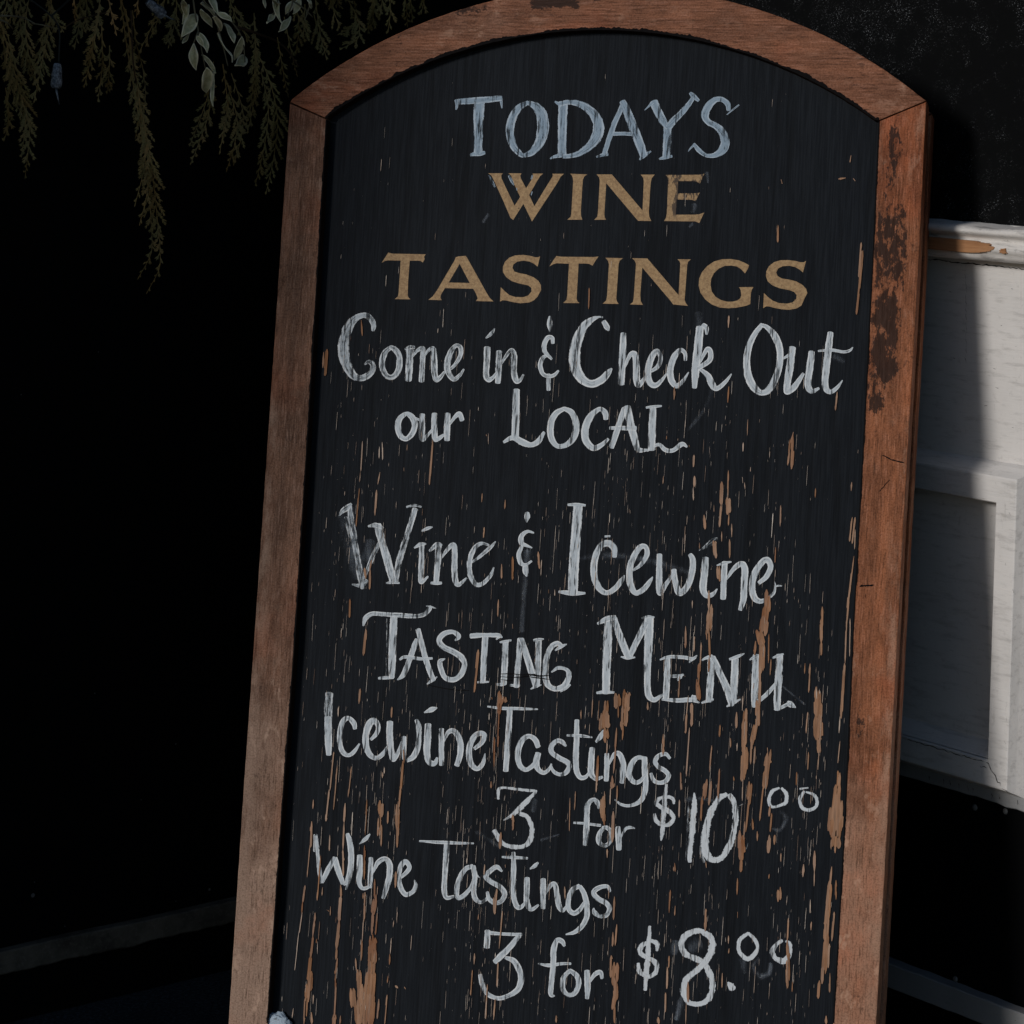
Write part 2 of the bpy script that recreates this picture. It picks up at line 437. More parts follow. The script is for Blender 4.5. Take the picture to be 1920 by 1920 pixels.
WORDS = [
 ('chalk word TODAYS in thin blue-white brush strokes', 'blue', [('TD', .83, [
  [(112,100,30),(160,96,36),(250,90,38),(340,82,36),(386,78,30)], [(116,90,26),(118,118,20),(113,146,8)], [(380,75,18),(384,105,14),(388,138,6)],
  [(252,95,64),(248,200,60),(246,300,54),(244,400,50)], [(198,418,16),(225,412,26),(260,408,30),(284,404,20)],
  [(545,103,24),(490,135,40),(448,205,50),(437,285,50),(455,360,44),(495,410,32),(520,424,22)], [(525,422,26),(570,400,40),(612,345,58),(634,270,70),(630,190,68),(600,135,52),(548,104,26)],
  [(756,112,54),(752,200,54),(750,320,52),(748,418,52)], [(706,98,10),(722,108,18),(745,118,30)], [(678,440,8),(705,428,18),(745,420,26)],
  [(735,112,30),(790,102,28),(850,112,38),(905,140,48),(950,190,58),(968,245,64),(958,305,64),(925,355,52),(875,395,40),(820,420,30),(755,428,22)],
  [(1115,105,26),(1095,160,30),(1065,225,32),(1035,310,32),(1002,412,28)], [(1112,98,40),(1140,160,50),(1175,250,54),(1210,340,54),(1238,420,46)], [(1052,292,22),(1110,290,22),(1178,292,24)], [(955,430,8),(985,420,18),(1022,412,22)], [(1215,446,10),(1240,422,26),(1282,396,8)],
  [(1298,100,50),(1325,160,50),(1355,215,44),(1382,252,36)], [(1538,72,24),(1505,120,30),(1462,170,36),(1420,212,40),(1388,248,42)], [(1384,235,50),(1380,320,48),(1374,432,44)], [(1518,46,18),(1538,66,30),(1568,92,18)], [(1244,150,4),(1265,130,10),(1292,104,20)], [(1333,442,10),(1365,434,22),(1408,426,16)],
  [(1748,150,24),(1742,112,32),(1705,84,30),(1660,92,36),(1622,135,46),(1606,185,46),(1628,222,36),(1672,244,38),(1712,285,48),(1728,340,54),(1712,388,50),(1665,420,30),(1612,420,22),(1568,388,28),(1540,352,16)], [(1736,178,4),(1770,150,8),(1810,118,8)], [(1506,398,4),(1520,378,10),(1545,355,16)]])]),
 ('chalk word Come', 'chalk', [('C1', .75, [
  [(366,184,22),(372,150,36),(360,115,40),(330,84,40),(290,80,36),(240,105,50),(195,165,68),(168,255,76),(165,345,78),(188,425,70),(225,488,58),(270,514,44),(322,502,46),(360,465,44),(366,425,40),(340,400,30),(310,418,10)],
  [(490,300,28),(450,338,42),(430,400,42),(437,458,40),(466,500,36),(502,506,36),(538,470,40),(552,410,44),(545,350,44),(516,312,40),(488,298,28)],
  [(622,305,58),(620,400,50),(612,528,48)], [(588,312,16),(622,300,26),(656,300,18)], [(640,365,12),(675,322,24),(710,308,34),(712,340,40),(708,430,40),(704,535,40)], [(720,365,12),(755,318,24),(786,312,36),(790,380,44),(794,470,46),(806,522,40),(835,506,28),(862,470,16)],
  [(876,472,14),(935,420,24),(972,355,30),(974,305,34),(946,287,26),(912,322,38),(884,400,46),(886,470,44),(924,520,34),(965,498,26),(996,452,12)]])]),
 ('chalk word in', 'chalk', [('C1', .75, [
  [(1158,302,46),(1155,400,44),(1150,490,44),(1168,525,36),(1195,512,26),(1222,478,16)], [(1148,236,8),(1184,208,26),(1210,170,8)],
  [(1240,328,40),(1237,450,44),(1232,545,38)], [(1240,440,12),(1285,365,22),(1325,322,34),(1344,360,42),(1344,470,44),(1358,530,40),(1382,530,28),(1410,490,14)]])]),
 ('first chalk ampersand', 'chalk', [('C1', .82, [
  [(1612,272,22),(1608,236,28),(1578,234,32),(1554,280,34),(1558,330,30),(1605,382,16)], [(1585,350,14),(1545,372,28),(1525,420,32),(1540,478,30),(1582,502,26),(1622,492,24),(1652,462,14)], [(1583,488,32),(1582,540,32),(1582,596,28)], [(1592,86,16),(1590,120,34),(1590,150,34),(1592,190,8)]])]),
 ('chalk word Check', 'chalk', [('C2', .88, [
  [(210,170,12),(200,150,36),(178,112,30)], [(172,86,10),(145,84,14),(100,102,36),(55,140,50),(20,205,62),(-5,290,70),(-8,380,72),(18,455,66),(65,502,54),(112,512,48),(168,486,48),(208,442,38),(230,415,12)],
  [(305,190,38),(300,340,46),(290,515,42)], [(310,412,14),(348,330,28),(378,325,40),(388,400,42),(390,480,44),(404,522,36),(455,460,18)],
  [(470,440,16),(525,402,28),(545,345,30),(522,302,30),(488,340,40),(464,425,44),(472,498,42),(508,524,34),(552,490,22),(590,438,8)],
  [(704,362,20),(700,315,26),(668,298,30),(628,348,40),(606,430,42),(616,495,40),(650,526,32),(690,492,22),(724,440,8)],
  [(797,150,48),(785,280,54),(770,420,52),(762,538,30)], [(815,135,30),(838,155,32),(840,195,14)], [(798,372,16),(842,292,28),(866,310,34),(858,362,34),(790,412,26)], [(798,418,20),(848,460,36),(874,515,44),(905,545,30),(960,502,24),(1000,450,8)]])]),
 ('chalk word Out', 'chalk', [('C2', .90, [
  [(1198,132,28),(1155,185,32),(1118,258,40),(1098,350,44),(1105,450,50),(1138,528,50),(1190,570,36),(1242,550,44),(1286,470,44),(1310,380,42),(1310,290,44),(1278,205,46),(1230,152,30),(1198,136,22)],
  [(1332,352,12),(1378,322,22)], [(1392,280,42),(1376,400,48),(1360,510,44),(1355,565,34),(1405,532,38),(1462,448,20)], [(1515,308,38),(1505,400,46),(1490,515,44),(1515,560,34),(1562,542,16)],
  [(1636,185,38),(1622,300,46),(1606,440,46),(1604,535,42),(1638,565,30),(1680,536,22),(1714,490,6)], [(1558,302,12),(1640,296,20),(1722,308,18),(1762,298,16),(1780,278,6)]])]),
 ('chalk word our', 'chalk', [('C1', .87, [
  [(592,760,28),(552,795,38),(540,852,42),(556,910,40),(596,934,32),(636,900,40),(656,840,42),(642,790,42),(612,763,34),(590,760,26)], [(642,785,18),(690,802,16)], [(708,765,38),(706,860,44),(710,935,38),(750,902,20),(785,862,16)],
  [(793,760,38),(792,860,42),(802,938,36),(860,905,18)], [(884,760,38),(880,860,44),(880,942,38)], [(886,850,12),(930,788,24),(966,760,34),(984,805,32)]])]),
 ('chalk word LOCAL', 'chalk', [('C1', .93, [
  [(1360,595,46),(1356,760,50),(1350,925,54)], [(1272,956,18),(1335,926,36),(1400,955,46),(1460,975,36),(1512,950,38),(1552,888,20)],
  [(1692,724,28),(1632,760,40),(1598,830,46),(1600,920,44),(1632,975,36),(1672,986,32),(1728,960,40),(1767,900,46),(1772,820,46),(1742,752,40),(1690,724,28)]]),
  ('C2', .93, [[(192,740,30),(188,700,38),(152,676,28),(96,720,42),(60,800,48),(66,880,46),(112,926,38),(162,908,30),(208,868,18)],
  [(312,672,36),(276,780,38),(228,922,34)], [(328,662,50),(350,770,50),(378,870,46),(400,935,36),(458,940,14)], [(218,798,20),(300,798,28),(385,800,30)],
  [(495,665,40),(490,800,48),(486,935,46)], [(452,666,14),(500,660,18),(550,656,12)], [(458,942,16),(530,904,22),(572,936,28),(622,942,26),(682,902,30),(714,918,12)]])]),
 ('half wiped chalk word Wine with a capital letter', 'chalk', [('W', .68, [
  [(158,112,26),(165,220,54),(190,370,56),(218,540,50),(245,700,60),(262,800,30)], [(68,205,10),(100,165,40),(135,140,50),(170,108,20)], [(176,768,10),(250,775,36),(300,735,30)], [(125,220,40),(170,380,40)], [(398,430,30),(345,540,40),(300,650,30),(280,720,20)]]),
  ('W', .83, [[(385,280,62),(410,380,62),(450,520,64),(490,660,66),(512,745,58)], [(308,292,14),(368,282,40),(430,306,20)]]), ('W', .68, [[(692,150,50),(655,270,46),(605,430,52),(565,560,54),(532,742,46)], [(622,134,16),(685,120,22),(742,132,14)]]),
  ('W', .80, [[(455,757,12),(510,750,28),(563,756,12)],
  [(746,435,46),(745,560,46),(738,700,44),(745,748,34),(798,702,14)], [(686,468,14),(735,440,34),(780,436,14)], [(742,332,12),(790,310,28),(834,297,10)],
  [(810,494,18),(870,442,42),(910,445,20)], [(882,445,54),(878,580,52),(864,745,44)], [(822,755,20),(865,757,28),(908,756,20)], [(900,560,12),(950,490,30),(996,445,40),(1015,470,46),(1014,600,50),(1018,715,50),(1045,770,36),(1114,716,16)],
  [(1148,592,14),(1230,532,28),(1310,462,30),(1352,415,8)], [(1296,446,20),(1240,432,28),(1186,460,36),(1146,540,42),(1135,630,44),(1150,710,44),(1196,770,38),(1252,755,32),(1312,690,30),(1336,628,10)]])]),
 ('second chalk ampersand with a drip below', 'chalk', [('W', .92, [
  [(1608,180,34),(1608,215,46),(1604,258,10)], [(1662,345,14),(1610,334,26),(1562,372,40),(1562,428,42),(1600,448,26),(1648,468,10)], [(1564,458,28),(1540,520,38),(1555,590,38),(1595,606,24),(1645,576,16)], [(1595,602,40),(1596,660,50),(1606,700,16)]]), ('W', .42, [[(1612,480,60),(1614,560,50)], [(1600,700,34),(1592,790,40),(1580,880,30),(1565,1000,20)]])]),
 ('chalk word TASTING', 'chalk', [('W', .84, [
  [(268,1105,14),(284,1045,42),(340,1008,36),(420,1010,34),(560,1020,40),(700,1026,34),(772,1008,36),(808,965,40),(822,945,16)], [(782,944,8),(820,950,14),(864,964,6)]]), ('W', .50, [[(482,1050,54),(476,1250,52),(466,1520,40)]]),
  ('W', .90, [[(518,1030,58),(508,1250,64),(500,1525,52)], [(392,1535,18),(450,1530,28),(514,1530,20)],
  [(704,1215,26),(688,1262,44),(640,1400,44),(595,1505,42),(548,1548,10)], [(716,1135,40),(750,1270,44),(795,1430,46),(842,1552,40)], [(566,1382,16),(600,1362,26),(660,1364,28),(740,1376,26),(832,1372,18)], [(788,1584,8),(830,1552,26),(872,1522,8)],
  [(1020,1226,12),(1048,1192,40),(1000,1156,34),(930,1170,42),(888,1222,44),(922,1276,46),(1000,1316,48),(1066,1360,52),(1096,1420,44),(1070,1500,46),(1010,1546,42),(940,1530,42),(904,1460,42),(896,1400,40),(938,1374,8)],
  [(1146,1190,40),(1200,1184,42),(1280,1182,32),(1370,1184,36),(1404,1200,14)], [(1356,1216,12),(1384,1192,24)], [(1266,1185,50),(1256,1360,50),(1246,1558,44)], [(1202,1568,14),(1245,1565,20),(1294,1564,12)]]),
  ('W', .80, [[(1432,1235,50),(1426,1400,52),(1416,1582,48)], [(1386,1240,14),(1430,1234,24),(1478,1224,14)], [(1362,1585,20),(1400,1586,28),(1434,1580,20)],
  [(1556,1215,56),(1536,1400,48),(1520,1605,44)], [(1560,1215,46),(1610,1370,54),(1650,1500,56),(1682,1605,48)], [(1702,1225,50),(1698,1400,50),(1690,1592,46)], [(1662,1224,20),(1702,1218,26),(1744,1214,10)], [(1472,1592,20),(1545,1596,24)], [(1636,1624,8),(1680,1602,24),(1726,1588,8)]]),
  ('M', .86, [[(82,1150,10),(125,1122,26),(164,1106,8)], [(132,1122,28),(96,1100,36),(50,1130,38),(20,1210,42),(10,1310,46),(25,1390,44),(72,1426,36),(130,1415,40),(170,1370,42),(180,1312,36),(150,1282,24),(102,1276,26),(56,1306,10)], [(120,1448,8),(160,1422,18),(190,1396,14)]])]),
 ('chalk word Icewine starting with a tall capital', 'chalk', [('M', .90, [
  [(246,102,66),(232,300,70),(215,550,72),(208,740,70)], [(172,102,16),(235,100,24),(298,106,16)], [(108,728,18),(200,738,36),(296,738,16)],
  [(508,476,32),(506,420,46),(472,380,50),(420,390,48),(380,450,46),(360,540,48),(365,630,48),(400,705,44),(452,736,36),(512,705,38),(556,650,36),(580,610,8)], [(438,330,14),(476,328,14)],
  [(642,574,14),(700,530,28),(742,460,36),(732,405,34),(690,410,38),(640,490,46),(616,580,46),(625,680,48),(662,736,36),(716,710,38),(762,655,30),(784,620,6)],
  [(832,460,38),(830,570,44),(830,690,46),(838,738,38),(882,670,30),(932,600,22)], [(935,570,38),(945,650,42),(975,735,48),(1032,690,44),(1066,590,46),(1072,500,42),(1052,460,32)],
  [(1164,485,46),(1155,600,52),(1146,700,52),(1170,756,38),(1216,745,30),(1248,708,8)],
  [(1302,515,40),(1296,620,44),(1290,778,40)], [(1245,538,8),(1295,522,20),(1350,512,10)], [(1308,645,14),(1370,560,32),(1420,528,42),(1446,560,48),(1442,680,48),(1436,780,46),(1414,858,30)],
  [(1548,664,26),(1600,620,38),(1632,550,40),(1612,500,42),(1576,510,42),(1526,580,48),(1500,670,48),(1510,760,48),(1552,796,38),(1602,780,24),(1652,740,22),(1666,690,12),(1662,656,8)], [(1662,692,8),(1690,684,12),(1714,686,6)]]),
  ('M', .60, [[(1116,432,6),(1170,400,26),(1215,365,50),(1250,342,14)]])]),
 ('chalk word MENU', 'chalk', [('M', .88, [
  [(465,920,58),(458,1100,62),(450,1300,58),(446,1455,54)], [(386,958,16),(450,926,42),(515,912,34)], [(380,1456,16),(440,1450,28),(504,1452,16)], [(505,920,42),(540,1030,50),(580,1130,52),(606,1200,44)], [(555,1196,10),(600,1205,22),(655,1200,10)], [(618,1195,36),(670,1080,48),(735,955,50)],
  [(756,915,72),(754,1050,64),(746,1250,52),(745,1400,46),(755,1475,46),(792,1506,36),(840,1480,24),(865,1460,6)], [(706,918,12),(750,908,20),(794,911,12)],
  [(890,1198,40),(885,1350,48),(878,1495,44)], [(836,1217,10),(900,1197,24),(1000,1200,26),(1070,1210,24),(1102,1186,8)], [(1042,1238,10),(1090,1202,18)], [(888,1335,22),(970,1335,26),(1004,1324,14)], [(962,1362,18),(988,1342,20)], [(850,1500,20),(960,1510,30),(1060,1506,32),(1120,1526,10)], [(1066,1488,38),(1096,1494,34)],
  [(1136,1222,10),(1170,1204,22),(1210,1196,36)], [(1206,1195,50),(1200,1350,52),(1190,1515,48)], [(1136,1528,12),(1180,1512,24),(1220,1502,14)], [(1215,1200,42),(1270,1320,48),(1320,1430,52),(1352,1545,42)], [(1376,1205,48),(1372,1350,54),(1364,1525,50)], [(1336,1214,16),(1392,1196,26),(1444,1172,6)], [(1316,1554,10),(1366,1528,24),(1414,1502,10)],
  [(1526,1185,48),(1522,1350,52),(1516,1480,48),(1512,1556,28)], [(1482,1218,8),(1510,1200,20),(1545,1183,14)], [(1516,1538,24),(1600,1470,30),(1672,1388,26)], [(1696,1185,50),(1690,1350,54),(1680,1500,52),(1680,1575,46)], [(1646,1204,12),(1690,1188,22),(1724,1176,12)], [(1678,1576,22),(1740,1546,26),(1775,1524,14)], [(1754,1528,34),(1775,1538,46),(1814,1562,6)]])]),
 ('chalk word Icewine in upright lowercase letters', 'chalk', [('I1', .62, [[(220,50,76),(215,160,74),(212,300,66)]]), ('I1', .88, [
  [(212,260,62),(215,450,64),(218,585,46)],
  [(448,358,32),(438,310,46),(392,265,40),(345,290,46),(318,380,46),(315,480,44),(340,560,44),(390,590,34),(440,560,34),(488,490,14)],
  [(588,452,26),(636,400,38),(652,340,40),(625,290,52),(578,310,62),(546,400,56),(545,500,56),(575,580,52),(632,615,38),(692,580,38),(734,512,16)],
  [(755,298,56),(752,420,58),(765,540,56),(785,625,46),(826,570,36),(862,475,26)], [(878,430,42),(876,540,46),(880,625,32)], [(902,640,28),(960,602,52),(1000,520,48),(1010,420,46),(1005,330,48),(988,280,32)],
  [(1090,320,58),(1085,450,62),(1080,570,60),(1100,650,52),(1150,660,44),(1170,612,20)], [(1056,216,10),(1120,190,46),(1168,173,12)],
  [(1208,360,42),(1208,520,50),(1208,675,42)], [(1224,474,18),(1265,392,36),(1310,376,46),(1355,420,52),(1376,500,54),(1370,590,52),(1343,680,44)],
  [(1498,532,30),(1560,480,42),(1586,420,46),(1556,396,42),(1502,420,48),(1460,500,52),(1450,590,52),(1470,670,52),(1522,710,40),(1572,660,38),(1592,574,8)]])]),
 ('chalk word Tastings beside the upright Icewine', 'chalk', [('I2', .90, [
  [(116,118,14),(250,135,28),(400,138,28),(568,143,12)], [(315,152,52),(305,350,52),(290,550,52),(280,698,46)],
  [(572,482,44),(546,420,48),(490,385,42),(430,420,50),(395,500,54),(390,590,52),(415,660,48),(470,686,38),(532,640,40),(572,565,30)], [(572,540,52),(555,620,58),(570,680,46),(622,715,36),(672,680,30),(692,635,14)],
  [(822,474,20),(790,440,42),(746,425,38),(695,470,46),(695,530,46),(760,580,46),(832,620,48),(852,660,46),(820,715,42),(765,730,32),(710,700,30),(684,635,8)],
  [(920,242,42),(918,400,50),(912,550,52),(915,680,52),(950,755,42),(1000,752,34),(1032,708,16)], [(832,378,18),(950,382,30),(1058,396,12)],
  [(1058,494,50),(1050,620,56),(1050,720,54),(1090,770,38),(1150,752,26)], [(1092,438,20),(1135,385,44),(1158,328,8)],
  [(1190,545,42),(1190,650,48),(1185,785,42)], [(1210,640,14),(1255,552,36),(1300,545,46),(1335,620,52),(1336,700,54),(1325,804,42)],
  [(1325,792,34),(1385,712,14)], [(1538,590,38),(1480,576,36),(1430,610,48),(1395,690,52),(1395,750,48),(1440,800,42),(1490,790,36),(1535,735,26)], [(1530,578,48),(1532,700,54),(1540,820,50),(1528,900,48),(1490,970,42),(1400,1010,28),(1320,1000,24),(1262,956,8)],
  [(1758,585,26),(1720,546,36),(1660,560,38),(1625,610,42),(1650,660,40),(1710,695,42),(1746,740,42),(1720,790,40),(1660,805,34),(1610,780,38),(1588,720,26)]])]),
 ('rough chalk numeral 3 above the price of ten', 'dry', [('I2', .84, [
  [(214,950,28),(214,870,32),(262,850,24),(400,865,28),(558,880,24)], [(550,885,32),(480,960,46),(400,1040,54),(330,1100,38),(262,1142,12)], [(405,1082,40),(470,1110,42),(510,1180,46),(510,1290,48),(470,1360,44),(380,1385,42),(280,1365,38),(220,1310,48),(176,1236,50)]])]),
 ('chalk word for beside the price of ten', 'chalk', [('I2', .85, [
  [(1116,1036,16),(1105,985,42),(1070,956,36),(1020,1000,50),(1010,1120,52),(1005,1250,54),(994,1364,38)], [(892,1165,18),(1000,1172,24),(1138,1190,24)], [(1165,1204,34),(1122,1270,46),(1120,1340,46),(1170,1370,34),(1216,1340,42),(1230,1260,42),(1200,1214,38),(1165,1204,30)], [(1290,1205,46),(1295,1300,56),(1300,1405,48)], [(1318,1292,12),(1360,1220,28),(1400,1206,28),(1444,1216,8)]])]),
 ('chalk dollar sign and number 10.00', 'dry', [('P', .84, [
  [(782,218,20),(775,186,30),(740,170,26),(682,180,30),(656,215,36),(690,246,36),(750,276,38),(780,320,36),(750,366,34),(695,370,30),(655,340,34),(643,292,20)], [(728,80,18),(716,200,38),(705,330,38),(695,440,32),(690,484,8)]]), ('P', .5, [[(738,95,10),(726,250,14),(712,475,8)], [(890,200,14),(880,400,22),(870,625,12)], [(1228,245,6),(1270,225,8),(1320,205,4)], [(1300,465,8),(1312,510,10),(1298,545,8),(1262,545,8)], [(985,470,30),(975,560,30),(1000,640,24)]]),
  ('P', .90, [[(928,142,12),(930,230,40),(915,380,48),(900,520,48),(894,636,32)], [(1160,150,36),(1100,190,46),(1045,290,52),(1015,400,54),(1005,510,58),(1030,600,52),(1086,626,42),(1142,590,46),(1192,500,48),(1220,400,46),(1226,300,46),(1216,210,46),(1180,155,34)],
  [(1540,105,16),(1490,130,26),(1466,190,28),(1482,238,22),(1530,236,20),(1585,210,28),(1592,150,30),(1558,106,18)], [(1690,112,18),(1748,105,12)], [(1720,130,22),(1690,180,28),(1700,240,26),(1750,265,26),(1802,240,26),(1812,190,28),(1782,150,24),(1735,134,14)]]), ('P', .36, [[(1552,275,16),(1588,330,26),(1545,405,18),(1495,400,12)]])]),
 ('chalk word Wine in the lower left', 'chalk', [('I1', .66, [[(104,1290,42),(108,1430,54)]]), ('I1', .87, [
  [(106,1300,26),(122,1470,30),(135,1590,40),(152,1708,32)], [(158,1705,32),(210,1600,46),(272,1492,42)], [(270,1496,50),(300,1600,52),(342,1716,40)], [(350,1724,28),(386,1690,50),(410,1580,52),(415,1450,52),(400,1340,48),(382,1280,32)], [(395,1690,30),(370,1770,14)],
  [(490,1472,48),(490,1600,54),(485,1700,46),(510,1756,32),(556,1752,30),(592,1716,14)], [(486,1370,6),(540,1325,36),(580,1284,14)],
  [(588,1492,38),(585,1620,46),(580,1750,38)], [(604,1622,16),(650,1532,42),(710,1500,42),(750,1540,52),(752,1640,54),(726,1750,48),(696,1846,32)],
  [(848,1664,26),(900,1620,38),(926,1570,38),(892,1525,46),(852,1560,46),(835,1650,38),(845,1740,46),(892,1812,42),(952,1790,38),(984,1740,40),(972,1686,10)]])]),
 ('chalk word Tastings in the lower left', 'chalk', [('P2', .83, [
  [(32,82,16),(200,92,28),(350,98,28),(520,102,14)], [(278,108,52),(270,250,52),(260,400,48),(255,520,50),(275,590,38),(342,580,26)],
  [(512,308,40),(450,330,42),(400,400,46),(370,500,46),(375,590,42),(430,572,42),(492,500,30),(512,436,16)], [(515,308,42),(530,400,48),(520,500,48),(530,590,46),(582,632,34),(644,598,32)], [(538,376,20),(575,414,6)],
  [(774,354,18),(732,315,42),(680,340,42),(630,400,46),(680,450,44),(752,490,48),(797,550,48),(770,620,42),(710,640,38),(660,600,42),(643,540,26)],
  [(878,184,32),(880,300,46),(878,450,48),(880,580,48),(910,670,46),(952,672,36),(994,615,14)], [(776,225,18),(880,228,30),(1004,236,20)],
  [(1000,414,48),(998,530,54),(1000,640,52),(1040,696,38),(1104,656,18)], [(1026,332,10),(1070,305,38),(1100,276,18)],
  [(1145,424,46),(1145,550,52),(1145,686,42)], [(1164,562,14),(1210,482,38),(1250,470,42),(1270,560,50),(1286,660,50),(1322,706,36),(1364,655,14)],
  [(1472,485,38),(1410,520,46),(1375,600,46),(1375,690,46),(1420,730,42),(1472,700,42),(1514,636,26)], [(1475,488,38),(1516,560,48),(1536,660,52),(1536,760,52),(1500,840,46),(1430,900,36),(1350,922,12)],
  [(1748,536,24),(1722,490,32),(1650,500,42),(1600,545,46),(1640,600,46),(1712,640,46),(1742,690,42),(1712,750,38),(1650,756,36),(1605,720,42),(1600,685,12)]])]),
 ('chalk numeral 3 above the bottom edge', 'chalk', [('P2', .86, [
  [(638,1038,54),(645,890,54)], [(640,904,40),(750,915,28),(850,920,28),(952,922,30)], [(930,928,46),(850,1030,52),(770,1110,58),(710,1170,46)], [(806,1130,28),(880,1160,52),(930,1240,56),(946,1320,56),(920,1410,52),(840,1470,42),(740,1496,38),(650,1460,42),(600,1380,46),(578,1284,36)]])]),
 ('chalk word for above the bottom edge', 'chalk', [('P2', .84, [
  [(1336,1026,22),(1315,985,46),(1270,975,42),(1240,1060,54),(1235,1200,50),(1220,1350,48),(1214,1460,42),(1250,1476,10)], [(1100,1185,12),(1200,1200,32),(1300,1186,28),(1394,1185,20)], [(1385,1244,36),(1330,1310,46),(1320,1400,46),(1360,1460,38),(1422,1456,42),(1462,1380,48),(1452,1300,48),(1385,1244,36)], [(1540,1250,50),(1545,1370,56),(1540,1496,42)], [(1562,1354,16),(1610,1282,38),(1660,1262,42),(1676,1316,32)]])]),
 ('chalk dollar sign and number 8.00', 'dry', [('P3', .83, [
  [(856,230,22),(855,182,36),(810,166,30),(750,200,40),(745,250,36),(802,286,32),(852,320,38),(846,380,36),(790,410,30),(735,370,36),(728,318,20)], [(806,62,22),(798,200,38),(785,350,40),(774,502,30)]]), ('P3', .88, [
  [(1182,100,38),(1120,95,42),(1050,130,46),(1025,190,46),(1050,250,46),(1120,285,42),(1182,320,42),(1226,400,46),(1242,480,46),(1216,560,42),(1150,600,38),(1070,580,38),(1040,500,52),(1070,420,46),(1140,360,42),(1202,290,46),(1236,220,52),(1236,150,48),(1180,100,38)],
  [(1348,450,16),(1370,480,52),(1394,492,26)], [(1490,110,24),(1435,150,30),(1420,210,30),(1446,265,32),(1490,286,36),(1536,250,32),(1552,200,26),(1530,150,28),(1490,110,22)], [(1722,160,24),(1680,190,32),(1656,240,36),(1680,286,38),(1742,300,46),(1772,250,32),(1776,190,32),(1750,164,18)]]),
  ('P3', .36, [[(1560,300,24),(1535,350,30),(1570,405,30),(1625,390,28),(1642,330,24)], [(985,180,40),(978,240,40)], [(1015,590,40),(995,680,30)]])]),

 ('traces of blue chalk left along the painted W', 'blue', [('W1', .70, [[(150,165,40),(195,260,46),(245,355,20)],[(478,170,40),(515,250,46),(555,325,20)],[(860,165,26),(838,225,24)],[(855,430,16),(838,490,14)],[(600,370,14),(605,410,10)]])]),
 ('thin dark scratches across the word TASTING', 'scratch', [('W', .9, [[(1385,1500,5),(1480,1498,8),(1560,1506,6),(1680,1500,5)],[(1392,1522,4),(1500,1528,7),(1640,1515,6)],[(1610,1500,10),(1700,1515,14),(1790,1512,5)],[(1640,1525,8),(1720,1535,10),(1790,1545,4)],[(1390,1545,4),(1450,1552,7),(1500,1548,4)]])]),
 ('long thin scratch below the word TASTING', 'scratch', [('W', .9, [[(800,1590,5),(900,1612,6),(1020,1630,7),(1130,1635,4)]])]),
 ('rubbed chalk dust round the half wiped W', 'smudge', [('W', .16, [[(110,200,120),(170,450,160),(240,700,150)],[(330,420,120),(300,560,140)],[(160,150,90),(190,420,70)]])]),
 ('rubbed chalk dust below the second ampersand', 'smudge', [('W', .20, [[(1600,700,70),(1580,850,60),(1565,1150,50)],[(1608,500,90),(1610,580,70)]])]),
 ('faint ghost of wiped chalk numbers', 'smudge', [('P3', .22, [[(1560,290,50),(1530,340,50),(1570,405,50),(1630,385,50),(1642,320,40)],[(1450,290,60),(1460,380,50)],[(985,170,70),(975,250,60)],[(1030,560,60),(990,700,60)]]),('P', .16, [[(1552,275,40),(1588,330,50),(1545,405,40),(1495,400,30)],[(870,190,60),(960,180,40),(1080,200,30)]]),('I2', .14, [[(20,1250,60),(120,1310,50),(240,1390,50)],[(540,960,70),(530,1060,60)],[(600,1320,40),(760,1270,20)]])]),
 ('faint rubbed chalk dust near the right side', 'smudge', [('C2', .14, [[(870,560,40),(810,700,40),(720,810,30)],[(1660,340,60),(1720,370,40)],[(790,60,60),(790,300,50)]]),('M', .14, [[(270,490,40),(420,465,70),(640,480,50),(850,530,70),(1080,600,50)],[(1720,1410,20),(1880,1540,20)]]),('D', .12, [[(480,1000,160),(420,1040,120)]]),('W2', .16, [[(1680,650,140),(1640,760,110)],[(1880,120,80),(1900,280,60)],[(1640,960,80),(1600,1010,50)]]),('W1', .20, [[(140,800,60),(60,930,80)]])]),
]

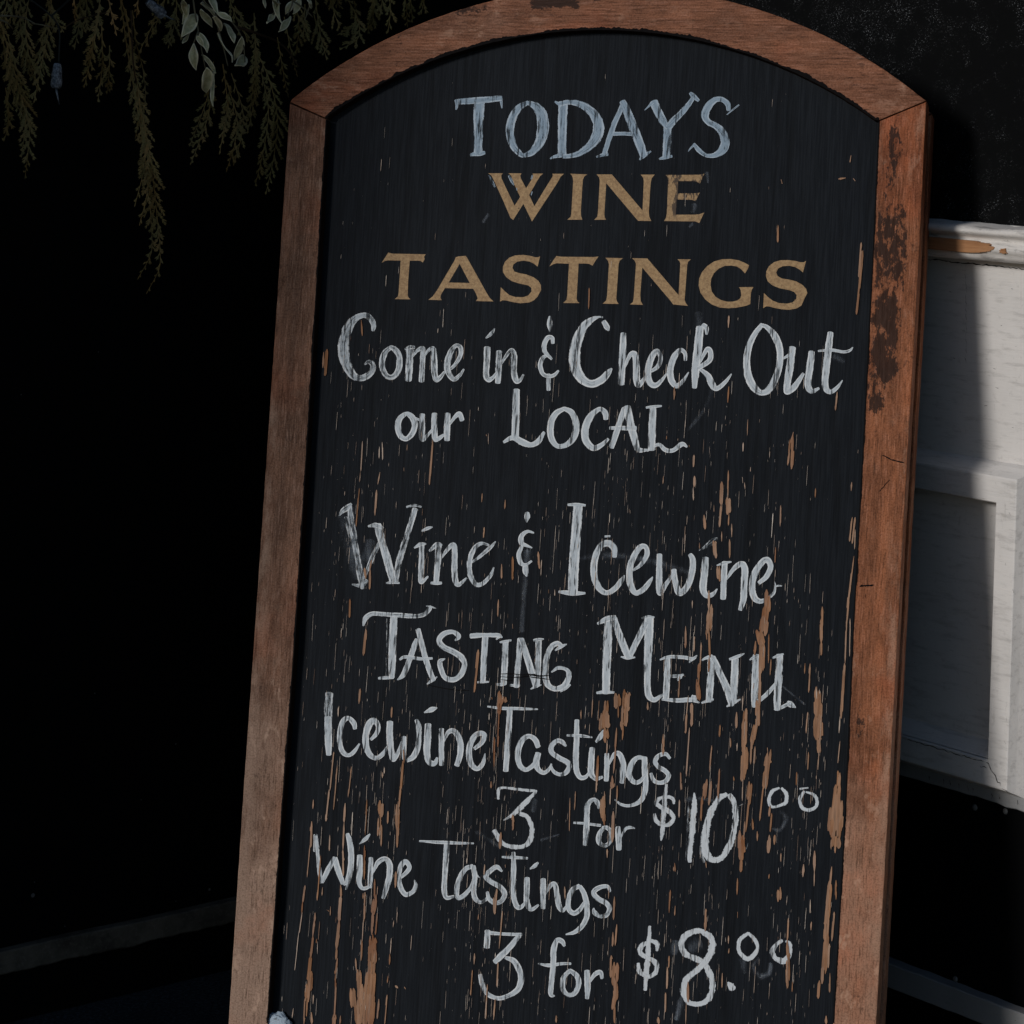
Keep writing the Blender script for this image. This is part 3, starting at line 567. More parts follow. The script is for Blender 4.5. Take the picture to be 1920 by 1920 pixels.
GOLD = [('gold painted serif word WINE', [
 ('W1', [(135,130),(375,130),(347,168),(352,212),(430,380),(566,662),(600,775),(545,893),(500,860),(380,580),(235,262),(190,170)], None),
 ('W1', [(566,662),(660,515),(755,375),(850,225),(870,165),(862,135),(1035,135),(985,175),(930,265),(805,485),(710,630),(545,893),(500,800)], None),
 ('W1', [(465,130),(680,132),(660,168),(668,212),(755,375),(805,485),(890,670),(920,760),(852,918),(710,630),(655,510),(560,310),(510,170)], None),
 ('W1', [(890,670),(1060,390),(1185,190),(1192,160),(1182,138),(1375,138),(1320,185),(1270,280),(1080,570),(852,918),(820,800)], None),
 ('W1', [(1475,138),(1755,148),(1705,185),(1685,240),(1675,350),(1650,760),(1655,830),(1675,890),(1430,890),(1485,840),(1495,790),(1525,260),(1520,205),(1500,160)], None),
 ('W2', [(75,148),(325,150),(828,740),(848,260),(838,205),(798,152),(1028,152),(978,210),(960,290),(930,760),(938,840),(970,912),(755,908),(700,845),(234,292),(203,800),(208,850),(228,890),(35,892),(85,845),(97,780),(128,250),(118,200)], None),
 ('W2', [(1205,158),(1750,155),(1840,138),(1765,298),(1715,270),(1650,258),(1412,258),(1405,460),(1680,458),(1762,448),(1695,588),(1640,565),(1385,560),(1370,808),(1680,808),(1760,800),(1838,772),(1755,945),(1690,918),(1180,912),(1210,860),(1225,780),(1248,250),(1240,195)], None)]),
 ('gold painted serif word TASTINGS', [
 ('T1', [(235,112),(295,130),(820,140),(795,180),(805,215),(775,268),(740,245),(690,240),(570,240),(545,560),(538,780),(550,815),(582,845),(335,842),(385,800),(395,750),(428,240),(230,235),(180,245),(130,275)], None),
 ('T1', [(1290,185),(1345,172),(1445,165),(1465,190),(1760,720),(1820,820),(1880,878),(1605,872),(1635,830),(1610,760),(1565,680),(1120,670),(1060,770),(1050,815),(1070,858),(862,852),(930,800),(1000,700),(1270,240)], [(1352,290),(1510,590),(1180,582)]),
 ('T2', [(685,150),(650,295),(600,255),(540,225),(450,212),(370,225),(315,265),(302,310),(330,365),(400,385),(500,405),(590,440),(660,490),(695,550),(698,620),(650,710),(600,760),(540,790),(410,802),(300,785),(220,765),(165,760),(130,780),(140,580),(190,630),(260,690),(340,715),(450,718),(520,695),(565,640),(565,590),(520,555),(400,530),(290,495),(215,440),(170,370),(170,300),(200,225),(260,170),(340,140),(450,132),(540,145),(620,165),(660,165)], None),
 ('T2', [(910,148),(980,158),(1420,162),(1495,155),(1450,215),(1412,282),(1370,260),(1320,252),(1218,252),(1190,740),(1205,780),(1232,800),(1005,798),(1050,755),(1060,700),(1085,255),(920,248),(870,260),(815,292),(870,205)], None),
 ('T2', [(1590,172),(1832,178),(1785,215),(1772,260),(1740,740),(1750,780),(1775,812),(1550,808),(1600,765),(1612,700),(1638,260),(1625,215)], None),
 ('T3', [(125,202),(365,205),(855,780),(882,290),(870,250),(838,218),(1050,220),(1005,255),(990,310),(950,850),(965,900),(1000,948),(770,925),(730,870),(287,348),(255,780),(262,870),(295,932),(92,925),(140,890),(152,830),(188,290),(165,235)], None),
 ('T4', [(845,275),(835,315),(790,390),(740,335),(680,295),(600,280),(510,285),(430,320),(360,385),(322,460),(312,550),(330,640),(380,710),(450,755),(540,780),(620,780),(680,765),(725,735),(738,690),(730,620),(708,580),(905,578),(880,625),(870,670),(862,815),(800,838),(680,862),(560,872),(440,862),(330,820),(240,750),(175,660),(148,560),(155,460),(195,370),(270,285),(360,225),(470,193),(590,190),(700,207),(780,240)], None),
 ('T4', [(1635,215),(1592,375),(1545,335),(1480,300),(1400,283),(1310,290),(1250,320),(1222,375),(1240,425),(1300,460),(1400,475),(1500,500),(1580,545),(1635,600),(1652,660),(1610,745),(1570,835),(1500,875),(1400,893),(1290,885),(1200,868),(1130,848),(1085,845),(1042,870),(1052,660),(1100,710),(1170,765),(1260,800),(1370,808),(1450,790),(1500,740),(1505,690),(1470,645),(1400,620),(1270,595),(1170,555),(1105,500),(1080,430),(1085,360),(1120,290),(1190,235),(1280,207),(1380,205),(1480,215),(1560,235),(1605,235)], None)])]

# bare wood showing where the paint has split along the grain: (x0, y0, x1, y1, width)
WEAR = {
 'A': [(672,130,658,400,12),(655,400,645,500,7),(645,555,615,900,14),(825,180,822,285,10),(850,140,852,300,12),(830,410,810,520,14),(800,570,785,800,22),(1305,120,1275,525,24),(1768,905,1760,1000,16),(560,1550,555,1720,16),(1895,1560,1890,1710,16),(740,1270,735,1465,22),(690,1270,700,1370,24),(755,1200,735,1300,22),(1750,600,1745,680,14),(710,1830,705,1920,16),(1045,370,1045,400,12),(545,150,540,200,6),(1075,160,1073,215,8),(1785,70,1790,85,20),(1805,60,1805,160,6)],
 'W': [(290,1130,270,1350,24),(1210,1300,1175,1650,24),(1490,540,1488,730,24),(1400,600,1400,720,16),(1700,500,1710,640,22),(1375,890,1370,1030,14),(1258,300,1255,380,12),(1430,75,1425,150,16),(245,1620,235,1740,18),(1490,1090,1492,1130,14),(1785,810,1785,840,12),(1835,810,1835,860,10)],
 'B': [(1190,145,1165,240,14),(1170,210,1160,310,34),(1155,300,1140,445,16),(605,490,600,740,16),(605,740,605,880,40),(610,880,605,985,14),(545,590,540,800,28),(540,800,525,1000,28),(385,890,395,1020,24),(295,350,290,460,22),(300,540,295,640,22),(290,640,290,760,12),(1075,805,1070,995,16),(1715,595,1710,675,18),(1720,910,1695,1130,18),(1745,910,1718,1150,18),(1745,1020,1740,1200,12),(1735,1260,1690,1640,18),(1690,1610,1665,1920,22),(475,800,475,865,10),(730,550,735,605,10),(750,600,755,660,12),(1390,650,1385,735,14),(1030,1180,1025,1320,16),(635,970,635,1090,14),(545,1040,545,1130,14),(615,1110,615,1280,18),(480,1140,485,1260,36),(515,1370,520,1480,34),(430,1570,430,1750,24),(440,1740,435,1920,46),(465,1730,455,1830,16),(960,1600,955,1750,50),(945,1740,920,1920,56),(1450,1715,1445,1920,22),(280,1660,280,1730,10),(805,460,802,500,12),(738,240,735,320,12),(780,30,775,175,10),(345,1140,345,1200,14),(220,1890,218,1920,14),(20,540,15,610,12),(50,180,48,210,22),(150,205,150,222,12),(252,262,252,280,14),(1772,305,1770,335,10)],
 'CC': [(440,0,430,120,44),(430,100,440,350,22),(430,350,425,480,22),(405,100,410,190,16),(935,0,920,130,60),(880,130,900,230,60),(910,200,905,430,44),(850,200,840,330,24),(890,430,880,800,26),(870,780,870,960,34),(850,940,820,1100,44),(815,1080,805,1310,24),(845,1150,835,1310,18),(835,580,830,630,20),(1440,0,1440,220,24),(1440,200,1440,330,24),(1410,670,1410,900,52),(1410,880,1415,1100,62),(1415,1090,1420,1200,36),(1420,1190,1410,1360,10),(1445,760,1440,900,14),(1395,630,1400,720,12),(220,75,218,265,24),(300,160,295,295,16),(360,215,350,430,18),(345,400,335,600,30),(330,580,335,710,34),(970,140,965,400,16),(988,365,980,510,14),(1340,405,1325,665,18),(1295,400,1290,495,14),(735,695,730,830,10),(755,820,750,960,36),(750,950,745,1140,42),(755,1130,745,1350,54),(740,1330,735,1450,36),(735,1440,730,1640,10),(680,840,678,985,26),(530,955,525,1065,16),(275,760,270,970,30),(245,690,225,900,10),(220,880,222,1030,14),(255,980,225,1420,12),(625,1075,625,1160,16),(685,1120,682,1190,12),(455,1140,435,1380,14),(955,1160,960,1220,24),(970,1210,945,1420,48),(940,1400,930,1540,44),(920,1500,885,1820,18),(800,1500,785,1640,44),(790,1620,760,1920,18),(400,1470,385,1600,36),(450,1460,430,1680,26),(370,1600,360,1820,22),(525,1350,510,1620,22),(650,1420,655,1460,18),(20,1040,20,1210,22),(1320,840,1305,1030,16),(1325,1200,1318,1360,16),(1220,1380,1215,1500,14),(1670,0,1655,400,16),(1650,400,1620,900,24),(1610,880,1600,1030,12),(1700,0,1695,340,12),(1610,1100,1590,1300,12),(1600,1370,1590,1530,34),(1585,1520,1560,1750,56),(1550,1700,1530,1920,80),(1600,1650,1580,1920,80),(980,1680,970,1780,22),(995,1750,980,1920,14),(165,1630,160,1790,12),(180,1390,175,1500,14),(185,1480,185,1540,22),(820,1800,825,1900,22),(165,520,155,710,14)],
 'D': [(1610,0,1600,130,88),(1605,120,1600,200,74),(1565,150,1565,230,14),(1600,190,1598,260,20),(830,120,830,290,48),(830,280,825,415,24),(860,0,850,150,14),(1060,110,1050,260,28),(1105,110,1100,190,20),(960,80,960,160,16),(1155,260,1155,330,14),(800,465,795,600,16),(1140,550,1140,650,34),(1340,350,1335,455,20),(1430,240,1428,410,24),(1428,400,1425,530,10),(1570,370,1550,560,20),(1555,540,1530,800,34),(1605,480,1605,640,18),(1530,780,1520,1000,36),(1590,740,1570,980,22),(1525,980,1510,1190,34),(1550,1000,1540,1200,22),(1495,1190,1490,1330,26),(1470,1300,1460,1450,22),(1555,1240,1553,1400,14),(1215,790,1205,1000,16),(1205,980,1215,1140,22),(1212,1120,1215,1310,32),(540,715,535,900,24),(250,560,240,750,16),(290,690,285,770,14),(240,1100,235,1200,14),(225,1190,220,1370,16),(210,1400,208,1560,16),(725,935,725,1000,18),(730,1040,725,1080,16),(675,1240,672,1360,18),(1248,1310,1245,1395,14),(395,1310,395,1480,26),(380,1480,375,1660,12),(150,1600,155,1658,22),(1525,1590,1525,1658,26),(1395,640,1393,750,10),(800,740,800,790,14),(1405,820,1400,890,12),(540,330,545,380,14),(285,340,290,410,18),(1060,430,1055,470,18)],
 'E': [(465,125,440,330,30),(435,320,425,470,18),(430,450,395,700,14),(390,680,340,1150,8),(585,455,580,560,36),(575,540,555,750,34),(560,740,530,1000,36),(530,980,500,1280,44),(530,1150,520,1380,56),(500,1280,490,1530,58),(465,1480,450,1792,28),(490,1500,480,1700,20),(890,120,895,280,34),(895,260,870,560,44),(875,540,840,900,44),(845,880,835,1020,30),(855,1000,830,1190,28),(820,1150,820,1190,32),(830,1190,825,1400,26),(835,1330,815,1700,24),(820,1680,810,1792,50),(890,1690,880,1792,30),(1185,210,1170,560,24),(1160,220,1160,290,20),(1165,540,1150,800,14),(1145,780,1135,1030,26),(1300,50,1300,280,26),(1300,280,1280,460,54),(1275,450,1265,720,40),(1330,460,1310,720,24),(1275,740,1275,880,94),(1275,860,1270,1080,104),(1265,1060,1250,1240,90),(1250,1230,1230,1500,116),(1245,1480,1230,1792,110),(1150,1330,1140,1560,104),(1110,1130,1110,1330,56),(1070,1000,1080,1150,24),(1030,1400,1040,1600,66),(1110,1540,1130,1792,130),(1170,1560,1160,1792,90),(1500,760,1485,950,14),(1480,950,1475,1080,24),(1460,1210,1450,1300,18),(1450,1440,1420,1792,22),(1350,1490,1330,1730,28),(625,130,610,310,20),(675,150,668,250,18),(640,560,625,780,10),(615,800,612,950,10),(770,380,765,490,14),(735,425,755,440,26),(605,770,600,820,30),(1335,140,1330,240,12),(1530,550,1520,630,12),(540,1650,545,1792,34),(565,1440,560,1550,16),(1545,0,1545,160,18),(1545,1330,1580,1360,34),(1655,1345,1670,1372,28),(325,1600,310,1720,14)],
 'I1': [(490,10,485,140,20),(775,165,770,260,16),(1725,60,1715,200,36),(1760,85,1755,120,56),(1715,200,1703,520,14),(1672,430,1670,690,20),(265,560,230,900,12),(225,890,195,1170,22),(295,680,260,1070,16),(420,690,390,960,14),(555,980,540,1290,16),(690,740,692,790,16),(710,700,708,750,10),(875,540,880,660,16),(870,640,850,900,24),(850,880,830,1060,20),(825,1050,825,1220,34),(825,1220,820,1400,26),(680,1010,675,1110,46),(675,1100,670,1300,22),(655,1140,650,1300,14),(685,1200,680,1390,18),(740,1080,735,1190,20),(365,1010,355,1180,30),(355,1180,345,1420,20),(345,1420,350,1650,22),(150,1470,120,1860,18),(70,1170,60,1400,24),(55,1380,30,1660,14),(535,1380,530,1680,18),(810,1610,805,1750,20),(1645,820,1645,880,18),(85,980,80,1060,18),(1690,1780,1680,1910,22),(1590,1550,1585,1640,12),(1770,1550,1770,1575,22),(1840,1120,1835,1250,22),(230,1290,225,1430,12),(305,170,303,250,12),(1650,80,1655,100,26)],
 'I2': [(1190,50,1180,200,40),(1150,200,1140,330,40),(1180,180,1185,330,60),(1185,320,1190,420,52),(1285,0,1290,120,60),(1295,110,1295,220,16),(1370,0,1360,140,70),(1345,130,1340,300,44),(1375,130,1365,300,26),(1340,290,1330,420,24),(1065,50,1055,220,16),(960,150,960,230,12),(1195,420,1190,560,12),(1115,560,1100,800,24),(1100,780,1095,890,20),(1280,310,1265,500,22),(1270,490,1250,720,18),(1240,740,1235,860,26),(1260,810,1250,850,20),(1225,850,1220,1000,12),(1285,830,1280,970,16),(1150,950,1155,1130,44),(1170,880,1170,960,14),(1165,1120,1170,1190,16),(1250,1060,1240,1340,28),(1700,370,1695,560,18),(1910,180,1900,360,22),(860,940,855,1240,12),(910,880,900,1050,14),(255,20,230,100,50),(345,1090,345,1230,20),(240,1250,230,1400,28),(1195,1400,1195,1480,18),(1560,80,1560,150,24),(1855,710,1855,870,18),(1795,1560,1795,1600,18),(1000,280,995,320,8),(1030,170,1028,210,8)],
 'P2': [(730,510,710,740,24),(700,590,705,730,24),(780,710,750,1050,14),(740,1170,730,1390,18),(645,1370,630,1680,14),(715,1500,700,1690,16),(530,1090,525,1190,20),(510,1240,495,1470,14),(1340,490,1345,600,14),(1790,580,1780,790,22),(1810,830,1795,1020,16),(1775,900,1770,1030,18),(1760,1110,1755,1310,28),(1800,1180,1790,1340,54),(1795,1330,1800,1480,38),(1795,1460,1780,1570,38),(1790,1560,1790,1720,26),(1265,1650,1265,1715,22),(620,290,615,390,12),(805,295,808,320,20),(565,740,560,790,12),(1470,890,1470,915,10),(1740,480,1735,600,10)],
 'PX': [(1615,455,1610,520,5),(1618,470,1606,590,5),(678,600,680,630,4),(1459,422,1459,455,3.5),(1367,592,1366,615,4),(1367,725,1365,755,4),(1265,725,1264,750,4),(1570,735,1567,770,4),(1487,815,1484,880,7),(1105,540,1104,580,3),(614,655,610,705,6),(608,660,606,690,4),(1465,337,1467,345,5),(1600,335,1604,340,5),(1596,292,1594,305,4),(1572,336,1586,334,4)],
}

# ------------------------------------------------------------------ the ground
def asphalt():
    m, nt, n, l, p = new_mat('dark_wet_paving'); k = N(nt)
    co = k.coord()
    v = k.noise(co, 260, 4, 0.7); b = k.noise(co, 7, 4, 0.6)
    c = k.mix(k.ramp(v, 0.4, 0.75), (0.014, 0.018, 0.022), (0.095, 0.115, 0.135))
    c = k.mix(k.ramp(b, 0.4, 0.7, 0, 0.6), c, (0.012, 0.014, 0.016))
    l.new(c, p.inputs['Base Color']); p.inputs['Roughness'].default_value = 0.85
    p.inputs['Specular IOR Level'].default_value = 0.15
    l.new(k.bump(v, 0.8, 0.004), p.inputs['Normal'])
    return m
bm = bmesh.new()
v = [bm.verts.new(p) for p in ((-60,-60,0),(60,-60,0),(60,60,0),(-60,60,0))]
bm.faces.new(v)
tag(obj('ground', bm, asphalt()), kind='structure')

# ------------------------------------------------------------------ the white panelled shop front (right wall)
def basis(ax, ay, az, org):
    return Matrix(((ax.x, ay.x, az.x, org.x), (ax.y, ay.y, az.y, org.y), (ax.z, ay.z, az.z, org.z), (0, 0, 0, 1)))
Z = Vector((0, 0, 1))
front = empty('shop_front', basis(RS, -RN, Z, CORNER))      # local: x along the wall, -y outwards, z up
tag(front, 'white panelled wooden shop front with peeling ledge and black dusty wall above', 'shop front')
SX = 3.0                                                     # the wall runs on out of the frame
def wbox(name, s0, s1, o0, o1, z0, z1, mat, bev=0.0015, label=None, parent=None):
    return box_obj(name, (s0, s1, -o1, -o0, z0, z1), mat, parent or front, bev, label)

wbox('wall_board', -0.07, SX, -0.06, -0.004, 0.8165, 2.6, M_SPECK, 0, 'black upper wall splashed with pale dust')
wbox('white_board', 0.0, SX, -0.06, 0.0, 0.290, 0.8165, M_WHITE, 0)
wbox('kick_board', 0.0, SX, -0.06, -0.006, 0.0, 0.286, M_BLACKWALL, 0)
def strip_mesh(z0, z1, o0, o1, seed, jag=0.002):
    """a weathered lath: its edges wander"""
    bm = bmesh.new(); n = 240; rows = []
    for i in range(n + 1):
        s = SX * i / n
        a = jag * noise.noise((s * 9, seed, 0)) + 0.5 * jag * noise.noise((s * 47, seed, 3))
        b = jag * noise.noise((s * 11, seed, 9)) + 0.7 * jag * noise.noise((s * 60, seed, 5))
        rows.append([bm.verts.new((s, -o, z)) for o, z in ((o0, z0 + b), (o1 - 0.001, z0 + b), (o1, z0 + b + 0.001), (o1, z1 + a - 0.0012), (o1 - 0.0012, z1 + a), (o0, z1 + a))])
    for i in range(n):
        for j in range(5):
            bm.faces.new((rows[i][j], rows[i][j+1], rows[i+1][j+1], rows[i+1][j]))
    return bm
obj('drip_rail', strip_mesh(0.279, 0.2975, 0.0, 0.005, 2.0), M_GREYP, front)
obj('skirting_rail', strip_mesh(0.0623, 0.0876, -0.004, 0.010, 5.0, 0.0012), M_GREYP, front, label='weathered grey rail near the ground')
for px, py in ((1820, 1516), (1877, 1523), (1805, 1832)):
    s, z = rwall(px, py, 0.0)
    bm = bmesh.new()
    bmesh.ops.create_uvsphere(bm, u_segments=12, v_segments=6, radius=0.0032)
    for vv in bm.verts: vv.co = Vector((vv.co.x + s, vv.co.y * 0.5 + (0.006 if py < 1700 else -0.010), vv.co.z + z))
    obj('screw', bm, M_METAL, front, True)

# moulded ledge: a profile run along the wall, with paint lumps
def ledge():
    prof = [(0.0, 0.784), (0.017, 0.7845), (0.022, 0.7865), (0.0245, 0.790), (0.0245, 0.7925), (0.0265, 0.7935), (0.0272, 0.797), (0.0262, 0.8005), (0.0235, 0.8025),
            (0.0225, 0.805), (0.0245, 0.8085), (0.029, 0.8115), (0.031, 0.815), (0.0295, 0.8185), (0.024, 0.8205), (0.0, 0.8222)]
    bm = bmesh.new(); n = 420; rows = []
    for i in range(n + 1):
        s = 0.1 + (SX - 0.1) * i / n
        r = []
        for j, (o, z) in enumerate(prof):
            z = z if z < 0.80 else 0.80 + (z - 0.80) * 0.78
            d = 0.0009 * noise.noise((s * 26, j * 0.55, 1.0)) + 0.0005 * noise.noise((s * 90, j * 0.8, 4.0))
            top = max(0.0, (z - 0.808) / 0.008)
            dz = top * (0.0016 * noise.noise((s * 22, 7.0, 0)) + 0.0009 * noise.noise((s * 75, 3.0, 2)))
            r.append(bm.verts.new((s, -(o + (d if 0 < j < len(prof) - 1 else 0)), z + dz + d * 0.3)))
        rows.append(r)
    for i in range(n):
        for j in range(len(prof) - 1):
            bm.faces.new((rows[i][j], rows[i][j+1], rows[i+1][j+1], rows[i+1][j]))
    return bm
ledge_o = obj('ledge', ledge(), white_paint('old_ledge_paint', (0.60, 0.57, 0.54), 0.75, 'x', 0.75), front, True, 'white moulded ledge with flaking paint')

def blob_patch(cx, cz, w, h, out, seed, jag=0.18, n=72, taper=None):
    """ragged flat patch in the wall's plane, a fraction of a millimetre proud"""
    pts = []
    for i in range(n):
        a = 2 * math.pi * i / n
        e = 1 + jag * noise.noise((math.cos(a) * 2.2 + seed, math.sin(a) * 2.2, seed)) + 0.5 * jag * noise.noise((math.cos(a) * 9, math.sin(a) * 9, seed))
        c, s_ = math.cos(a), math.sin(a)
        x = abs(c) ** 0.5 * (1 if c > 0 else -1); y = abs(s_) ** 0.7 * (1 if s_ > 0 else -1)
        yy = y * h * e
        if taper: yy *= 1 - taper * max(0, x)
        pts.append((cx + x * w * e, cz + yy))
    return pts
def wall_patch(name, pts, o0, o1, mat, parent, label=None):
    bm = bmesh.new()
    a = [bm.verts.new((s, -o0, z)) for s, z in pts]; b = [bm.verts.new((s, -o1, z)) for s, z in pts]
    m = len(pts)
    tess = tessellate_polygon([[Vector((s, z, 0)) for s, z in pts]])
    for t in tess:
        try: bm.faces.new([b[i] for i in t])
        except ValueError: pass
    for i in range(m):
        j = (i + 1) % m
        bm.faces.new((a[i], a[j], b[j], b[i]))
    bmesh.ops.recalc_face_normals(bm, faces=bm.faces[:])
    return obj(name, bm, mat, parent, label=label)
def wood_patch_mat():
    m, nt, n, l, p = new_mat('bared_ledge_wood'); k = N(nt); co = k.coord()
    g = k.noise(k.map(co, scale=(0.06, 1, 1)), 480, 4, 0.6); b = k.noise(co, 30, 4, 0.6)
    c = k.mix(k.ramp(g, 0.3, 0.7), (0.24, 0.105, 0.040), (0.36, 0.175, 0.075))
    c = k.mix(k.ramp(b, 0.5, 0.7, 0, 0.5), c, (0.26, 0.16, 0.10))
    l.new(c, p.inputs['Base Color']); p.inputs['Roughness'].default_value = 0.8
    return m
M_LEDGEWOOD = wood_patch_mat()
s0, _z = rwall(1700, 460, 0.027); s1, _z = rwall(1862, 470, 0.027)
_s, zt = rwall(1790, 448, 0.027); _s, zb = rwall(1790, 473, 0.027)
wall_patch('bare_wood_patch', blob_patch((s0 + s1) / 2, (zt + zb) / 2 + 0.0003, (s1 - s0) / 2, (zt - zb) / 2 * 0.92, 0.026, 3.1, 0.14, taper=0.10), 0.024, 0.0282, M_LEDGEWOOD, ledge_o, 'bare orange wood where the ledge paint has gone')
s2, z2 = rwall(1882, 471, 0.027)
wall_patch('bare_wood_patch', blob_patch(s2, z2, 0.004, 0.0022, 0.026, 8.4, 0.4), 0.024, 0.0281, M_LEDGEWOOD, ledge_o)

# picture-frame moulding round the recessed panel
def moulding(s0, s1, z0, z1, prof):
    bm = bmesh.new(); loops = []
    for off, h in prof:
        loops.append([bm.verts.new((s, -h, z)) for s, z in ((s0 - off, z0 - off), (s1 + off, z0 - off), (s1 + off, z1 + off), (s0 - off, z1 + off))])
    for a, b in zip(loops, loops[1:]):
        for i in range(4):
            j = (i + 1) % 4
            bm.faces.new((a[i], a[j], b[j], b[i]))
    bmesh.ops.recalc_face_normals(bm, faces=bm.faces[:])
    return bm
PZ0, PZ1, PS1 = 0.325, 0.566, 0.7155
for i, (a, b) in enumerate(((0.16, PS1), (PS1 + 0.115, PS1 + 0.115 + 0.54), (PS1 + 0.77, PS1 + 1.31))):
    fr = obj('panel_frame', moulding(a, b, PZ0, PZ1, [(0.0005, 0.0005), (0, 0.0205), (0.0012, 0.022), (0.0235, 0.022), (0.0250, 0.0213), (0.0285, 0.0135), (0.0325, 0.0065), (0.0345, 0.0008), (0.0345, -0.001)]), M_WHITE, front)
    wbox('recessed_panel', a - 0.002, b + 0.002, -0.004, 0.0016, PZ0 - 0.002, PZ1 + 0.002, M_WHITE, 0, parent=fr)
    bm = bmesh.new()                                         # sloping sill along the panel's foot
    for s in (a, b):
        for o, z in ((0.0016, PZ0 + 0.0115), (0.0045, PZ0 + 0.0100), (0.0195, PZ0 + 0.0006), (0.0016, PZ0 + 0.0005)):
            bm.verts.new((s, -o, z))
    bm.verts.ensure_lookup_table()
    for k_ in range(4):
        m_ = (k_ + 1) % 4
        bm.faces.new((bm.verts[k_], bm.verts[m_], bm.verts[4 + m_], bm.verts[4 + k_]))
    bmesh.ops.recalc_face_normals(bm, faces=bm.faces[:])
    obj('panel_sill', bm, M_WHITE, fr)
# hairline cracks in the paint (thin grooves of dirt)
M_CRACK = simple('dirt_in_cracks', (0.035, 0.030, 0.026), 0.9, 0.3, 80, 0.1)
def crack(name, pix, out, w, parent, seed):
    rnd = random.Random(seed); pts = []
    for (x0, y0), (x1, y1) in zip(pix, pix[1:]):
        m_ = max(2, int(math.hypot(x1 - x0, y1 - y0) / 5))
        for i in range(m_):
            t = i / m_
            pts.append(rwall(x0 + (x1 - x0) * t + rnd.uniform(-1.6, 1.6), y0 + (y1 - y0) * t + rnd.uniform(-1.6, 1.6), out))
    up, dn = [], []
    for i, (s, z) in enumerate(pts):
        hw = w * (0.25 + 0.75 * rnd.random()) * (0.3 if i in (0, len(pts) - 1) else 1)
        up.append((s + hw * .5, z + hw)); dn.append((s - hw * .5, z - hw))
    bm = bmesh.new()
    U = [bm.verts.new((s, -out - 0.0003, z)) for s, z in up]; D = [bm.verts.new((s, -out - 0.0003, z)) for s, z in dn]
    for i in range(len(pts) - 1):
        bm.faces.new((D[i], D[i+1], U[i+1], U[i]))
    return obj(name, bm, M_CRACK, parent)
crack('paint_crack', [(1851, 1428), (1860, 1446), (1869, 1461), (1880, 1478)], 0.0221, 0.0009, front, 1)
crack('paint_crack', [(1880, 1478), (1892, 1486), (1904, 1490)], 0.0221, 0.0006, front, 21)
crack('paint_crack', [(1836, 1436), (1846, 1438), (1856, 1444)], 0.0221, 0.0004, front, 22)
crack('paint_crack', [(1700, 1386), (1768, 1406), (1812, 1419), (1849, 1428)], 0.0221, 0.0005, front, 2)
crack('paint_crack', [(1770, 1383), (1797, 1391)], 0.0046, 0.0004, front, 23)
for i_, (x_, y0_, y1_) in enumerate(((1743, 1452, 1466), (1770, 1460, 1474), (1782, 1463, 1478), (1797, 1468, 1483), (1814, 1473, 1488), (1824, 1476, 1491), (1859, 1486, 1502), (1873, 1490, 1504), (1907, 1500, 1515))):
    crack('paint_crack', [(x_, y0_), (x_ + 1, (y0_ + y1_) / 2), (x_, y1_)], 0.0052, 0.0007, front, 30 + i_)
for i_, (x_, y_, l_) in enumerate(((1868, 690, 9), (1809, 620, 8), (1789, 672, 6), (1871, 727, 8), (1899, 540, 5), (1783, 547, 5), (1880, 610, 4), (1850, 760, 5), (1900, 800, 6), (1840, 560, 4), (1906, 650, 5))):
    crack('paint_nick', [(x_ - l_ / 2, y_), (x_ + l_ / 2, y_ + l_ * .3)], 0.0002, 0.0009, front, 60 + i_)
for i_, (x_, y_, l_) in enumerate(((1893, 965, 9), (1885, 1060, 7), (1900, 1110, 10), (1880, 1200, 6), (1895, 1290, 14), (1888, 1350, 9), (1866, 910, 8), (1884, 1395, 10))):
    crack('paint_nick', [(x_, y_ - l_ / 2), (x_ + l_ * .25, y_ + l_ / 2)], 0.0221, 0.0006, front, 80 + i_)
crack('dirt_line', [(1722, 846), (1780, 857), (1850, 869), (1920, 881), (1990, 893)], 0.0003, 0.0010, front, 12)
crack('dirt_line', [(1740, 486), (1800, 492), (1860, 498), (1920, 504), (1990, 511)], 0.0003, 0.0008, front, 13)
crack('paint_crack', [(1811, 492), (1812, 560), (1811, 690)], 0.0002, 0.0003, front, 7)

# ------------------------------------------------------------------ black side wall (left) and an unseen pier added at its end for shade
side = empty('side_wall', basis(LS, LN, Z, CORNER))         # local: x along the wall, y outwards
tag(side, 'black painted side wall behind the sign with a grey strip along its foot', 'wall')
box_obj('wall_board', (-0.05, 1.25, -0.08, 0.0, 0.0, 2.6), M_BLACKWALL, side, 0)
def grimy_strip():
    m, nt, n, l, p = new_mat('grimy_grey_strip'); k = N(nt); co = k.coord()
    v = k.noise(co, 22, 5, 0.65); f = k.noise(co, 300, 3, 0.6)
    c = k.mix(k.ramp(v, 0.3, 0.7), (0.045, 0.040, 0.032), (0.125, 0.110, 0.088))
    c = k.mix(k.ramp(f, 0.5, 0.8, 0, 0.4), c, (0.20, 0.18, 0.15))
    l.new(c, p.inputs['Base Color']); p.inputs['Roughness'].default_value = 0.85
    p.inputs['Specular IOR Level'].default_value = 0.1
    return m
bm = bmesh.new(); n_ = 260; rows = []
for i in range(n_ + 1):
    s = 1.24 * i / n_
    b = 0.004 * noise.noise((s * 8, 1, 0)) + 0.002 * noise.noise((s * 40, 1, 2)) + 0.0012 * noise.noise((s * 130, 1, 2))
    a = 0.0012 * noise.noise((s * 9, 4, 0))
    rows.append([bm.verts.new(q) for q in ((s, 0.0, 0.056 + b), (s, 0.010, 0.056 + b), (s, 0.0112, 0.0575 + b), (s, 0.0112, 0.0785 + a), (s, 0.0095, 0.0800 + a), (s, 0.0, 0.0802 + a))])
